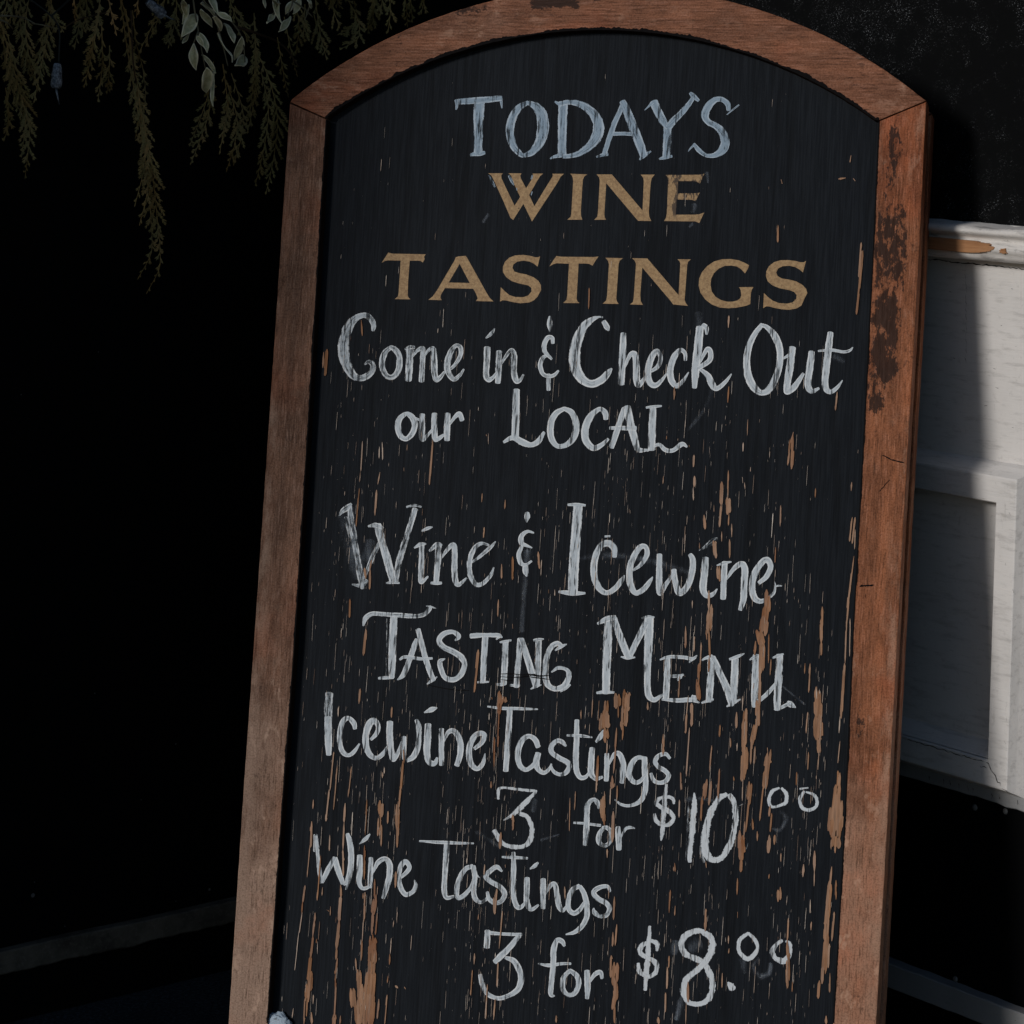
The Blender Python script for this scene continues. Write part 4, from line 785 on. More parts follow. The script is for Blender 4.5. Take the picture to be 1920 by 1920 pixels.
for i in range(n_):
    for j in range(5):
        bm.faces.new((rows[i][j], rows[i+1][j], rows[i+1][j+1], rows[i][j+1]))
obj('foot_strip', bm, grimy_strip(), side, label='grimy grey strip with a ragged lower edge')
M_CHIP = simple('chip_in_black_paint', (0.11, 0.105, 0.10), 0.9, 0.3, 60, 0.1)
for (px, py, r) in ((65, 1654, 1.6), (62, 1679, 4.5), (393, 1668, 3.0), (178, 1300, 1.6), (40, 740, 1.4), (330, 1395, 2.0), (265, 1500, 1.3), (185, 660, 1.3), (122, 1737, 1.5), (330, 1690, 1.5)):
    s, z = lwall(px, py, 0.001)
    bm = bmesh.new(); rr = r * 0.00052
    ring = [bm.verts.new((s + rr * (1 + .5 * noise.noise((i, px, 0))) * math.cos(i * 2 * math.pi / 9), 0.0006, z + rr * (1 + .6 * noise.noise((i, py, 4))) * math.sin(i * 2 * math.pi / 9))) for i in range(9)]
    bm.faces.new(ring)
    obj('paint_chip', bm, M_CHIP, side)
pier = empty('shade_pier', basis(LS, LN, Z, CORNER + LS * 1.25))  # added out of view: its shadow darkens the garland and the sign's upper left
tag(pier, 'black painted square pier added out of view at the end of the side wall to shade garland and sign', 'pier')
box_obj('shaft', (0.0, 0.22, -0.08, 0.335, 0.14, 2.6), M_BLACKWALL, pier, 0.004)
box_obj('plinth', (-0.012, 0.232, -0.08, 0.347, 0.0, 0.138), M_BLACKWALL, pier, 0.004)

# ------------------------------------------------------------------ the leaning chalkboard sign
sign = empty('chalkboard_sign', basis(BX, BY, BN, SIGN_ORIGIN))    # local: x across, y up the board, z towards the viewer
tag(sign, 'arched chalkboard sign in worn brown wooden frame advertising wine tastings', 'chalkboard sign')
TH = 0.025
REAR = -0.052                                  # front of the rear leaf, folded flat behind
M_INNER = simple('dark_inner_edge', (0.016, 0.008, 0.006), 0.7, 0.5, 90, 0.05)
ORANGE = (0.36, 0.125, 0.046); GREYW = (0.37, 0.215, 0.145)
M_STILE_L = frame_wood('worn_frame_wood_left', 'y', (0.31, 0.205, 0.150), (0.200, 0.102, 0.064), None, 0.3, (-0.283, -0.297))
M_STILE_R = frame_wood('worn_frame_wood_right', 'y', (0.34, 0.195, 0.130), (0.285, 0.102, 0.045),
                       [(0.261, 0.288, 0.69, 0.80, 0.47), (0.258, 0.294, 0.775, 0.875, 0.40), (0.266, 0.282, 0.865, 0.955, 0.37), (0.260, 0.278, 0.66, 0.72, 0.40), (0.262, 0.284, 0.37, 0.43, 0.24), (0.266, 0.298, 0.940, 0.956, 0.38)], 1.9, (0.284, 0.297))
M_ARCH = frame_wood('worn_frame_wood_arch', 'x', (0.33, 0.195, 0.135), (0.232, 0.094, 0.050),
                    [(-0.142, -0.108, 1.034, 1.046, 0.42), (-0.072, -0.022, 1.040, 1.056, 0.48), (-0.012, 0.0, 1.036, 1.056, 0.36), (-0.26, -0.17, 0.975, 1.03, 0.16)], 4.2)

def line_ext(p, q, y):
    t = (y - p[1]) / (q[1] - p[1]); return (p[0] + (q[0] - p[0]) * t, y)
LO = [board(*p) for p in ((543.4, 193.5), (514, 640), (483, 1100), (455, 1500), (428, 1918))]
LI = [board(*p) for p in ((613, 224.2), (595.5, 520), (578.5, 800), (553.5, 1200), (531, 1500), (502, 1918))]
RO = [board(*p) for p in ((1737, 190.5), (1722, 500), (1693, 1000), (1669, 1450), (1643, 1918))]
RI = [board(*p) for p in ((1647.7, 227.6), (1635, 500), (1620, 800), (1599, 1180), (1584, 1530), (1562, 1918))]
FOOT = 0.008
def densify(pts, step, amp, seed):
    out = []
    for a, b in zip(pts, pts[1:]):
        m_ = max(1, int(math.hypot(b[0] - a[0], b[1] - a[1]) / step))
        for i in range(m_):
            t = i / m_; x = a[0] + (b[0] - a[0]) * t; y = a[1] + (b[1] - a[1]) * t
            d = amp * (noise.noise((x * 70, y * 70, seed)) + 0.6 * noise.noise((x * 260, y * 260, seed))) if out else 0
            out.append((x + d, y + d * 0.3))
    out.append(pts[-1]); return out
def stile(outer, inner, mat, label, seed):
    o_ = outer + [line_ext(outer[-2], outer[-1], FOOT)]
    i_ = inner + [line_ext(inner[-3], inner[-1], FOOT)]
    o_ = densify(o_, 0.006, 0.00035, seed); i_ = densify(i_, 0.006, 0.0003, seed + 5)
    bm = bmesh.new()
    prism(bm, o_ + list(reversed(i_)), -TH, 0.0)
    bmesh.ops.recalc_face_normals(bm, faces=bm.faces[:])
    ed = [e for e in bm.edges if abs(e.verts[0].co.z) < 1e-6 and abs(e.verts[1].co.z) < 1e-6]
    bmesh.ops.bevel(bm, geom=ed, offset=0.0011, segments=2, profile=0.6, affect='EDGES')
    left = outer[0][0] < 0
    bm.normal_update()
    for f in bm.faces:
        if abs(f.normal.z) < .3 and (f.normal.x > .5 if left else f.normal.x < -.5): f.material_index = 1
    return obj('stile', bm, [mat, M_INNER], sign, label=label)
st_l = stile(LO, LI, M_STILE_L, 'greyed brown left stile', 1.0)
st_r = stile(RO, RI, M_STILE_R, 'orange brown right stile with dark stains', 2.0)

def fit_circle(pts):
    # algebraic least squares
    import numpy as np
    A = np.array([[2*x, 2*y, 1] for x, y in pts]); b = np.array([x*x + y*y for x, y in pts])
    c = np.linalg.lstsq(A, b, rcond=None)[0]
    return c[0], c[1], math.sqrt(c[2] + c[0]**2 + c[1]**2)
AO = [board(*p) for p in ((543.4,191.5),(613.7,134.4),(676,97),(739,64),(817,33),(895,9.4),(1357,0),(1429,20.6),(1508,48),(1580.6,82.5),(1656,132),(1737,188.5))]
AI = [board(*p) for p in ((612.8,222.4),(660.6,187.5),(738.8,147),(792,118.8),(832.5,103),(895,84),(988.8,67),(1082,56),(1154,59),(1257.5,67),(1326,81),(1412,106.6),(1498,142.7),(1567,175),(1647.7,225.6))]
ARCS = []
for P_ in (AO, AI):
    cx, cy, r = fit_circle(P_)
    a0 = math.atan2(P_[0][1] - cy, P_[0][0] - cx); a1 = math.atan2(P_[-1][1] - cy, P_[-1][0] - cx)
    arc = []
    for i in range(161):
        a = a0 + (a1 - a0) * i / 160
        # blend the traced end points in, so that the mitres meet
        t = i / 160; x = cx + r * math.cos(a); y = cy + r * math.sin(a)
        if i == 0: x, y = P_[0]
        if i == 160: x, y = P_[-1]
        d = 0.0003 * noise.noise((t * 90, r * 9, 0)) + 0.0002 * noise.noise((t * 300, r * 3, 2))
        arc.append((x, y + (d if 0 < i < 160 else 0)))
    ARCS.append(arc)
bm = bmesh.new()
rows = []
for (ox, oy), (ix, iy) in zip(*ARCS):
    rows.append([bm.verts.new((ox, oy, -TH)), bm.verts.new((ox, oy, 0)), bm.verts.new((ix, iy, 0)), bm.verts.new((ix, iy, -TH))])
for a, b in zip(rows, rows[1:]):
    for i in range(4):
        j = (i + 1) % 4
        bm.faces.new((a[i], a[j], b[j], b[i]))
bm.faces.new(rows[0]); bm.faces.new(list(reversed(rows[-1])))
bmesh.ops.recalc_face_normals(bm, faces=bm.faces[:])
ed = [e for e in bm.edges if abs(e.verts[0].co.z) < 1e-6 and abs(e.verts[1].co.z) < 1e-6 and len({f for f in e.link_faces if abs(f.normal.z) > .9}) == 1]
bmesh.ops.bevel(bm, geom=ed, offset=0.0011, segments=2, profile=0.6, affect='EDGES')
bm.normal_update()
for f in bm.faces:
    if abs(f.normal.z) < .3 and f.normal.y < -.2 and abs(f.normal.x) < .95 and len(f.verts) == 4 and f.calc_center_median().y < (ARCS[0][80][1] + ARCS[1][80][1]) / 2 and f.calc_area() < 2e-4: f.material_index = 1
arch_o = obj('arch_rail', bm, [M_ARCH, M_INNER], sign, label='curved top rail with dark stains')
for src in (st_l, st_r, arch_o):                             # the second leaf of the folding sign
    c_ = src.copy(); COL.objects.link(c_); c_.parent = sign
    c_.name = 'rear_' + src.name.split('.')[0]; c_.location = (0, 0, REAR)
    c_['label'] = 'rail of the rear leaf folded flat behind'

# panel behind the frame
def inset(pts, d):
    return pts
mid_o = [((o[0] + i[0]) / 2, (o[1] + i[1]) / 2) for o, i in zip(*ARCS)]
RAIL0, RAIL1 = 0.040, 0.079
px_l = [((a[0] + b[0]) / 2) for a, b in ((LO[0], LI[0]), (LO[-1], LI[-1]))]
panel_pts = mid_o[::4] + [((RO[-1][0] + RI[-1][0]) / 2 - 0.003, RAIL0 + 0.01), ((LO[-1][0] + LI[-1][0]) / 2 + 0.001, RAIL0 + 0.01)]
bm = bmesh.new()
prism(bm, panel_pts, -TH + 0.001, -RECESS)
bmesh.ops.recalc_face_normals(bm, faces=bm.faces[:])
panel = obj('chalkboard_panel', bm, M_BOARD, sign, label='black painted wooden panel, its paint split along the grain')

# bottom rail between the stiles, and the folded rear leaf
def x_at(side_pts, y):
    return line_ext(side_pts[-3], side_pts[-1], y)[0]
bm = bmesh.new()
prism(bm, [(x_at(LI, RAIL0) + .0004, RAIL0), (x_at(RI, RAIL0) - .0004, RAIL0), (x_at(RI, RAIL1) - .0004, RAIL1), (x_at(LI, RAIL1) + .0004, RAIL1)], -TH + 0.0005, -0.0005)
bevel(bm, 0.001)
obj('bottom_rail', bm, M_ARCH, sign)
bm = bmesh.new()
prism(bm, panel_pts, REAR - TH + 0.001, REAR - 0.004)
bmesh.ops.recalc_face_normals(bm, faces=bm.faces[:])
obj('rear_panel', bm, M_BOARD, sign)
for sx in (-0.2, 0.2):                                       # strap hinges across the top, behind the arch
    hy = 0.985
    bm = bmesh.new(); box(bm, sx - .02, sx + .02, hy - .03, hy, REAR - 0.001, -TH + 0.001); bevel(bm, 0.001)
    obj('hinge', bm, M_METAL, sign)

# ragged black paint that has run over the arch's and the stiles' inner edge
def edge_paint(curve, inward, w0, seed, thr):
    bm = bmesh.new(); L = 0.0; prev = None; n_ = len(curve); A = []; B = []
    for i, (x, y) in enumerate(curve):
        tx = curve[min(i+1, n_-1)][0] - curve[max(i-1, 0)][0]; ty = curve[min(i+1, n_-1)][1] - curve[max(i-1, 0)][1]
        l_ = math.hypot(tx, ty); nx, ny = -ty / l_ * inward, tx / l_ * inward
        if prev: L += math.hypot(x - prev[0], y - prev[1])
        prev = (x, y)
        w = w0 * max(0.12, 0.55 + 1.1 * noise.noise((L * 26, seed, 0)) + 0.7 * noise.noise((L * 120, seed, 3)) + 0.5 * noise.noise((L * 420, seed, 6)) - thr)
        A.append(bm.verts.new((x - nx * 0.0001, y - ny * 0.0001, 0.00025))); B.append(bm.verts.new((x + nx * (w + .0009), y + ny * (w + .0009), 0.00025)))
    for i in range(n_ - 1):
        f = bm.faces.new((A[i], A[i+1], B[i+1], B[i]))
    bmesh.ops.recalc_face_normals(bm, faces=bm.faces[:])
    for f in bm.faces:
        if f.normal.z < 0: f.normal_flip()
    return bm
M_RIM = simple('black_brush_marks', (0.0055, 0.0048, 0.005), 0.7, 0.4, 200, 0.03)
fine = densify(ARCS[1], 0.0009, 0.0, 0)
obj('paint_edge', edge_paint(fine, 1, 0.0026, 3.0, 0.0), M_RIM, sign)
obj('paint_edge', edge_paint(densify(LI, 0.0009, 0.0, 0), -1, 0.0011, 6.0, 0.25), M_RIM, sign)
obj('paint_edge', edge_paint(densify(RI, 0.0009, 0.0, 0), 1, 0.0010, 9.0, 0.35), M_RIM, sign)

# scratches and dents on the right stile
def nick(pix, w):
    r_ = random.Random(int(pix[0][0])); c = []
    for (x0, y0), (x1, y1) in zip(pix, pix[1:]):
        for i in range(7): c.append((x0 + (x1 - x0) * i / 6 + r_.uniform(-.6, .6), y0 + (y1 - y0) * i / 6 + r_.uniform(-.6, .6)))
    bm = bmesh.new(); U = []; D = []
    for i, (x, y) in enumerate(c):
        hw = w * (0.2 if i in (0, len(c) - 1) else r_.uniform(.5, 1))
        U.append(bm.verts.new((*board(x, y - hw), 0.0003))); D.append(bm.verts.new((*board(x + hw * .3, y + hw), 0.0003)))
    for i in range(len(c) - 1): bm.faces.new((D[i], D[i + 1], U[i + 1], U[i]))
    obj('scratch', bm, M_RIM, sign)
nick([(1653, 853), (1672, 862), (1696, 868)], 1.6)
nick([(1668, 899), (1662, 906), (1648, 922)], 1.1)
nick([(1612, 1099), (1624, 1098), (1638, 1097)], 2.2)
nick([(1622, 1113), (1622, 1120)], 1.8)
nick([(557, 1042), (558, 1060)], 2.0)
nick([(513, 960), (515, 973)], 2.0)
# ---- lettering
def catmull(pts, step):
    if len(pts) == 2:
        (a, b) = pts
        m_ = max(2, int(math.hypot(b[0] - a[0], b[1] - a[1]) / step))
        return [tuple(a[k] + (b[k] - a[k]) * i / m_ for k in range(3)) for i in range(m_ + 1)]
    P_ = [tuple(2 * pts[0][k] - pts[1][k] for k in range(3))] + list(pts) + [tuple(2 * pts[-1][k] - pts[-2][k] for k in range(3))]
    out = []
    for i in range(1, len(P_) - 2):
        p0, p1, p2, p3 = P_[i-1], P_[i], P_[i+1], P_[i+2]
        m_ = max(2, int(math.hypot(p2[0] - p1[0], p2[1] - p1[1]) / step))
        for j in range(m_):
            t = j / m_
            out.append(tuple(0.5 * (2*p1[k] + (p2[k] - p0[k]) * t + (2*p0[k] - 5*p1[k] + 4*p2[k] - p3[k]) * t*t + (3*p1[k] - p0[k] - 3*p2[k] + p3[k]) * t**3) for k in range(3)))
    out.append(tuple(P_[-2]))
    return out
Z0 = -RECESS
class Ribbon:
    def __init__(s): s.v = []; s.f = []; s.cov = []; s.edge = []; s.uv = []; s.z = Z0 + 0.0002; s.n = 0
    def stroke(s, pts, cov, crop, seed, rough):
        sc = CROPS[crop][2]
        q = []
        for (x, y, w) in pts:
            X, Y = cpx(crop, x, y); q.append((X, Y, w / sc))
        c = catmull(q, 1.3)
        # rounded, slightly ragged ends
        def cap(c, at_start):
            a, b = (c[0], c[1]) if at_start else (c[-1], c[-2])
            d = (a[0] - b[0], a[1] - b[1]); l_ = math.hypot(*d) or 1; d = (d[0] / l_, d[1] / l_)
            w = a[2]; ext = []
            for k_ in range(1, 4):
                f = k_ / 3.0
                ext.append((a[0] + d[0] * w * 0.20 * f, a[1] + d[1] * w * 0.20 * f, w * math.sqrt(max(0.06, 1 - f * f))))
            return ext
        if c[0][2] > 2.0: c = list(reversed(cap(c, True))) + c
        if c[-1][2] > 2.0: c = c + cap(c, False)
        n_ = len(c); base = len(s.v); L = 0.0; prev = None; ROW = 5
        z = s.z
        for i, (x, y, w) in enumerate(c):
            tx = c[min(i+1, n_-1)][0] - c[max(i-1, 0)][0]; ty = c[min(i+1, n_-1)][1] - c[max(i-1, 0)][1]
            l_ = math.hypot(tx, ty) or 1e-6; nx, ny = -ty / l_, tx / l_
            if prev: L += math.hypot(x - prev[0], y - prev[1])
            prev = (x, y)
            wl = w / 2 * (1 + rough * noise.noise((L * 0.10, seed, 0)) + rough * 0.8 * noise.noise((L * 0.45, seed, 7)))
            wr = w / 2 * (1 + rough * noise.noise((L * 0.10, seed, 4)) + rough * 0.8 * noise.noise((L * 0.45, seed, 9)))
            for k_ in range(ROW):
                t = -1 + 2 * k_ / (ROW - 1)
                off = t * (wl if t < 0 else wr)
                bx_, by_ = pan(x + nx * off, y + ny * off)
                s.v.append((bx_, by_, z + i * 1.6e-6)); s.cov.append(cov); s.edge.append(abs(t)); s.uv.append((L * 0.00052, off * 0.00052 + seed * 0.37))
        for i in range(n_ - 1):
            for k_ in range(ROW - 1):
                a = base + i * ROW + k_
                s.f.append((a, a + 1, a + ROW + 1, a + ROW))
        s.z += 1.3e-5; s.n += 1
    def build(s, name, mat, parent, label):
        me = bpy.data.meshes.new(name)
        me.from_pydata(s.v, [], s.f)
        for nm, dat in (('cov', s.cov), ('edge', s.edge)):
            at = me.attributes.new(nm, 'FLOAT', 'POINT'); at.data.foreach_set('value', dat)
        uvl = me.uv_layers.new(name='UVMap')
        for lp in me.loops: uvl.data[lp.index].uv = s.uv[lp.vertex_index]
        me.materials.append(mat)
        # faces look out of the board
        me.update()
        for p in me.polygons:
            if p.normal.z < 0: p.flip()
        o = bpy.data.objects.new(name, me); COL.objects.link(o); o.parent = parent; o['label'] = label
        return o
for wi, (label, kind, groups) in enumerate(WORDS):
    if kind == 'smudge':                                     # every rubbed patch a piece of its own
        for gi, (crop, cov, strokes) in enumerate(groups):
            for sj, st in enumerate(strokes):
                rb = Ribbon(); rb.z += (wi * 7 + gi * 5 + sj) * 3e-6
                rb.stroke(st, cov, crop, wi * 3.7 + gi + sj * 1.31, 0.3)
                rb.build('chalk_smudge', M_SMUDGE, panel, label)
        continue
    rb = Ribbon(); si = 0
    if kind == 'scratch': rb.z += 0.00055
    rough = {'blue': 0.10, 'chalk': 0.09, 'dry': 0.30, 'scratch': 0.4}[kind]
    for crop, cov, strokes in groups:
        for st in strokes:
            si += 1
            rb.stroke(st, cov, crop, wi * 3.7 + si * 1.31, rough)
    rb.build('scratch_marks' if kind == 'scratch' else 'chalk_lettering', {'scratch': M_RIM, 'blue': M_CHALK_BLUE, 'chalk': M_CHALK, 'dry': M_CHALK_DRY}[kind], panel, label)

for label, polys in GOLD:
    bm = bmesh.new(); z = Z0 + 0.00010
    for crop, outer, hole in polys:
        loops = [outer] + ([hole] if hole else [])
        L3 = []
        for lp in loops:
            pts = [pan(*cpx(crop, x, y)) for x, y in lp]
            L3.append([Vector((a, b, 0)) for a, b in pts])
        flat = [v_ for lp in L3 for v_ in lp]
        vs = [bm.verts.new((v_.x, v_.y, z)) for v_ in flat]
        for t in tessellate_polygon(L3):
            f = bm.faces.new([vs[i] for i in t])
        z += 2e-5
    bm.normal_update()
    for f in bm.faces:
        if f.normal.z < 0: f.normal_flip()
    obj('painted_lettering', bm, M_GOLD, panel, label=label)

# ---- paint wear
wear_v, wear_f, wear_p = [], [], []
def sliver(P0, P1, w, pale, z, rnd, step=0.0030, blocky=0.5):
    """split along the grain between two board points, ragged sides"""
    L = math.hypot(P1[0] - P0[0], P1[1] - P0[1])
    if L < 1e-6: return
    dx, dy = (P1[0] - P0[0]) / L, (P1[1] - P0[1]) / L; nx, ny = -dy, dx
    base = len(wear_v); l_, r_ = rnd.uniform(.55, 1), rnd.uniform(.55, 1); n_ = 0
    s = 0.0; rows = []
    while True:
        t = s / L
        e = min(1.0, 0.30 + min(s, L - s) / (0.0022 + w * 0.15))
        rows.append((s, l_ * e, r_ * e))
        if s >= L: break
        h = step * rnd.uniform(.35, 1.5)
        s2 = min(L, s + h)
        if rnd.random() < blocky and s2 < L:
            # a step across the grain: the break runs on, then jumps
            sa = s + (s2 - s) * 0.82
            rows.append((sa, l_ * min(1, .30 + min(sa, L - sa) / (.0022 + w * .15)), r_ * min(1, .30 + min(sa, L - sa) / (.0022 + w * .15))))
            if rnd.random() < .5: l_ = rnd.uniform(.40, 1.12)
            else: r_ = rnd.uniform(.40, 1.12)
        l_ += rnd.uniform(-.06, .06); r_ += rnd.uniform(-.06, .06)
        l_ = min(1.15, max(.35, l_)); r_ = min(1.15, max(.35, r_))
        s = s2
    for (s, a_, b_) in rows:
        for s_, k_ in ((-1, a_), (1, b_)):
            o_ = s_ * w / 2 * k_
            wear_v.append((P0[0] + dx * s + nx * o_, P0[1] + dy * s + ny * o_, z)); wear_p.append(pale)
    for i in range(len(rows) - 1):
        a_ = base + 2 * i
        wear_f.append((a_, a_ + 1, a_ + 3, a_ + 2))
rnd = random.Random(11)
zz = Z0 + 0.0008
for crop, lst in WEAR.items():
    sc = CROPS[crop][2]
    for (x0, y0, x1, y1, w) in lst:
        P0 = pan(*cpx(crop, x0, y0)); P1 = pan(*cpx(crop, x1, y1)); zz += 7e-7
        wm = w / sc * 0.000505
        if w / sc > 7:
            # wide losses are a bundle of splits with slivers of paint left between
            m_ = max(2, int(w / sc / 4.5)); sw = wm / m_
            for k_ in range(m_):
                o_ = (k_ + .5 - m_ / 2) * sw; e0, e1 = rnd.uniform(-.30, .12), rnd.uniform(-.12, .30)
                Q0 = (P0[0] + o_ + (P1[0] - P0[0]) * e0, P0[1] + (P1[1] - P0[1]) * e0); Q1 = (P1[0] + o_ + (P1[0] - P0[0]) * e1, P1[1] + (P1[1] - P0[1]) * e1)
                zz += 7e-7
                sliver(Q0, Q1, sw * 1.5, rnd.uniform(0, .12), zz, rnd, 0.0045, 0.6)
        else:
            sliver(P0, P1, wm, rnd.uniform(0, .2) if w / sc > 2.6 else rnd.uniform(.1, .6), zz, rnd, 0.0045, 0.5)
# fine nicks everywhere the grain has opened, thicker down the board
nf = 0
while nf < 2300:
    px = rnd.uniform(520, 1640); py = 90 + 1830 * rnd.random()
    x, y = pan(px, py)
    if y > 1.0 or x < x_at(LI, y) + 0.006 or x > x_at(RI, y) - 0.004: continue
    d = 0.07 + 0.93 * min(1, max(0, (py - 560) / 620.0))
    if py < 430: d = 0.03 + 0.07 * max(0, (py - 200) / 230)
    col = 0.5 + 1.3 * noise.noise((x * 38, y * 2.2, 1.0)) + 0.5 * noise.noise((x * 150, y * 3, 8.0))
    if px < 640: d *= 0.5
    if px > 1500 and py < 1100: d *= 0.25
    if rnd.random() > d * max(0.03, col): continue
    nf += 1
    ln = rnd.choice((0.001, 0.0015, 0.002, 0.003, 0.004, 0.006, 0.009, 0.014, 0.020)) * rnd.uniform(.6, 1.3)
    if py < 560: ln *= 0.45
    w = rnd.choice((0.00016, 0.0002, 0.00025, 0.00034)) * rnd.uniform(.7, 1.15)
    if rnd.random() < 0.035: w *= 2.2
    zz += 6e-8
    sliver((x, y + ln / 2), (x + rnd.uniform(-.02, .02) * ln, y - ln / 2), w, min(1, max(0, rnd.gauss(.70, .25))), zz, rnd, 0.0016)
me = bpy.data.meshes.new('bare_wood_splits')
me.from_pydata(wear_v, [], wear_f)
at = me.attributes.new('pale', 'FLOAT', 'POINT'); at.data.foreach_set('value', wear_p)
me.materials.append(M_BARE); me.update()
for p in me.polygons:
    if p.normal.z < 0: p.flip()
wo = bpy.data.objects.new('bare_wood_splits', me); COL.objects.link(wo); wo.parent = panel
wo['label'] = 'orange bare wood in long splits of the black paint'

# ------------------------------------------------------------------ snow caught on the bottom rail
def snow_mat():
    m, nt, n, l, p = new_mat('snow'); k = N(nt); co = k.coord()
    v = k.noise(co, 420, 4, 0.7); d = k.noise(co, 210, 3, 0.6)
    c = k.mix(k.ramp(d, 0.63, 0.70, 0, 0.8), (0.32, 0.39, 0.46), (0.05, 0.055, 0.06))
    l.new(c, p.inputs['Base Color']); p.inputs['Roughness'].default_value = 0.7
    p.inputs['Subsurface Weight'].default_value = 0.3
    p.inputs['Subsurface Radius'].default_value = (0.004, 0.005, 0.006)
    l.new(k.bump(v, 0.5, 0.0015), p.inputs['Normal'])
    return m
bm = bmesh.new()
cx_, cy_ = pan(533, 1935)
for (ox, oy, rx, ry, rz, sd) in ((-0.006, 0.0, 0.016, 0.0175, 0.010, 1), (0.006, -0.006, 0.016, 0.013, 0.011, 4), (0.022, -0.008, 0.010, 0.010, 0.009, 7), (-0.001, -0.012, 0.024, 0.012, 0.012, 9)):
    t_ = bmesh.new(); bmesh.ops.create_icosphere(t_, subdivisions=5, radius=1.0)
    mp = {}
    for v_ in t_.verts:
        p_ = v_.co
        e = 1 + 0.16 * noise.noise(p_ * 2.2 + Vector((sd, 0, 0))) + 0.10 * noise.noise(p_ * 6 + Vector((sd, 3, 0))) + 0.05 * noise.noise(p_ * 16 + Vector((sd, 5, 0)))
        mp[v_] = bm.verts.new((cx_ + ox + p_.x * rx * e, max(RAIL1 + 0.0004, cy_ + oy + p_.y * ry * e), min(-0.002, Z0 + 0.003 + p_.z * rz * e) if p_.z > 0 else Z0 + 0.0026 + p_.z * 0.0002))
    for f in t_.faces: bm.faces.new([mp[v_] for v_ in f.verts])
    t_.free()
so = obj('snow_clump', bm, snow_mat(), None, True)
so.matrix_world = basis(BX, BY, BN, SIGN_ORIGIN)
tag(so, 'small clump of dirty snow in the lower left corner of the chalkboard', 'snow')

# ------------------------------------------------------------------ evergreen garland on the side wall
def cedar_mat():
    m, nt, n, l, p = new_mat('cedar_scales'); k = N(nt); co = k.coord()
    tone = k.attr('tone'); v = k.noise(co, 700, 3, 0.6)
    c = k.mix(tone, (0.23, 0.195, 0.075), (0.50, 0.27, 0.10))
    c = k.mix(k.ramp(v, 0.3, 0.7, 0, 0.6), c, (0.12, 0.10, 0.04))
    l.new(c, p.inputs['Base Color']); p.inputs['Roughness'].default_value = 0.7
    p.inputs['Specular IOR Level'].default_value = 0.2
    return m
def leaf_mat():
    m, nt, n, l, p = new_mat('pale_edged_leaf'); k = N(nt); co = k.coord()
    rim = k.attr('rim'); v = k.noise(co, 260, 4, 0.6)
    c = k.mix(k.ramp(v, 0.3, 0.7), (0.40, 0.37, 0.20), (0.62, 0.57, 0.35))
    c = k.mix(k.ramp(rim, 0.55, 0.9), c, (0.85, 0.77, 0.54))
    l.new(c, p.inputs['Base Color']); p.inputs['Roughness'].default_value = 0.6
    p.inputs['Specular IOR Level'].default_value = 0.25
    return m
M_CEDAR = cedar_mat(); M_LEAF = leaf_mat()
M_TWIG = simple('brown_twig', (0.055, 0.032, 0.018), 0.8, 0.4, 200, 0.15)
M_TWIGP = simple('pale_twig', (0.16, 0.14, 0.09), 0.8, 0.3, 200, 0.15)
PXM = 0.00053                                                # metres per photo pixel at the garland
def gpt(px, py, out): return on_plane(px, py, CORNER + LN * out, LN)
g_org = gpt(330, -60, 0.06)
garland = empty('evergreen_garland', Matrix.Translation(g_org))
tag(garland, 'hanging garland of drying cedar fronds and pale leafy sprigs above the sign', 'garland')
rg = random.Random(5)
VIEW = (C_F * -1)

class Frond:
    def __init__(s): s.v = []; s.f = []; s.t = []
    def twig(s, a, b, w, tone, wt=0.35, rings=4):
        d = (b - a); L = d.length
        if L < 1e-6: return
        d /= L; u = d.cross(VIEW).normalized(); q = d.cross(u)
        base = len(s.v)
        for i in range(rings):
            t = i / (rings - 1)
            r = w / 2 * ((1.0 if i % 2 else 0.78) if i < rings - 1 else wt)
            c = a + d * L * t - g_org
            for (x, y) in ((1, 0), (0, .6), (-1, 0), (0, -.6)):
                s.v.append(c + u * r * x + q * r * y); s.t.append(tone)
        for i in range(rings - 1):
            for k_ in range(4):
                j = (k_ + 1) % 4
                s.f.append((base + i*4 + k_, base + i*4 + j, base + (i+1)*4 + j, base + (i+1)*4 + k_))
        s.f.append(tuple(base + (rings - 1) * 4 + k_ for k_ in range(4)))
    def build(s, name, mat, label=None):
        me = bpy.data.meshes.new(name); me.from_pydata(s.v, [], s.f)
        at = me.attributes.new('tone', 'FLOAT', 'POINT'); at.data.foreach_set('value', s.t)
        me.materials.append(mat); me.update()
        o = bpy.data.objects.new(name, me); COL.objects.link(o); o.parent = garland
        if label: o['label'] = label
        return o

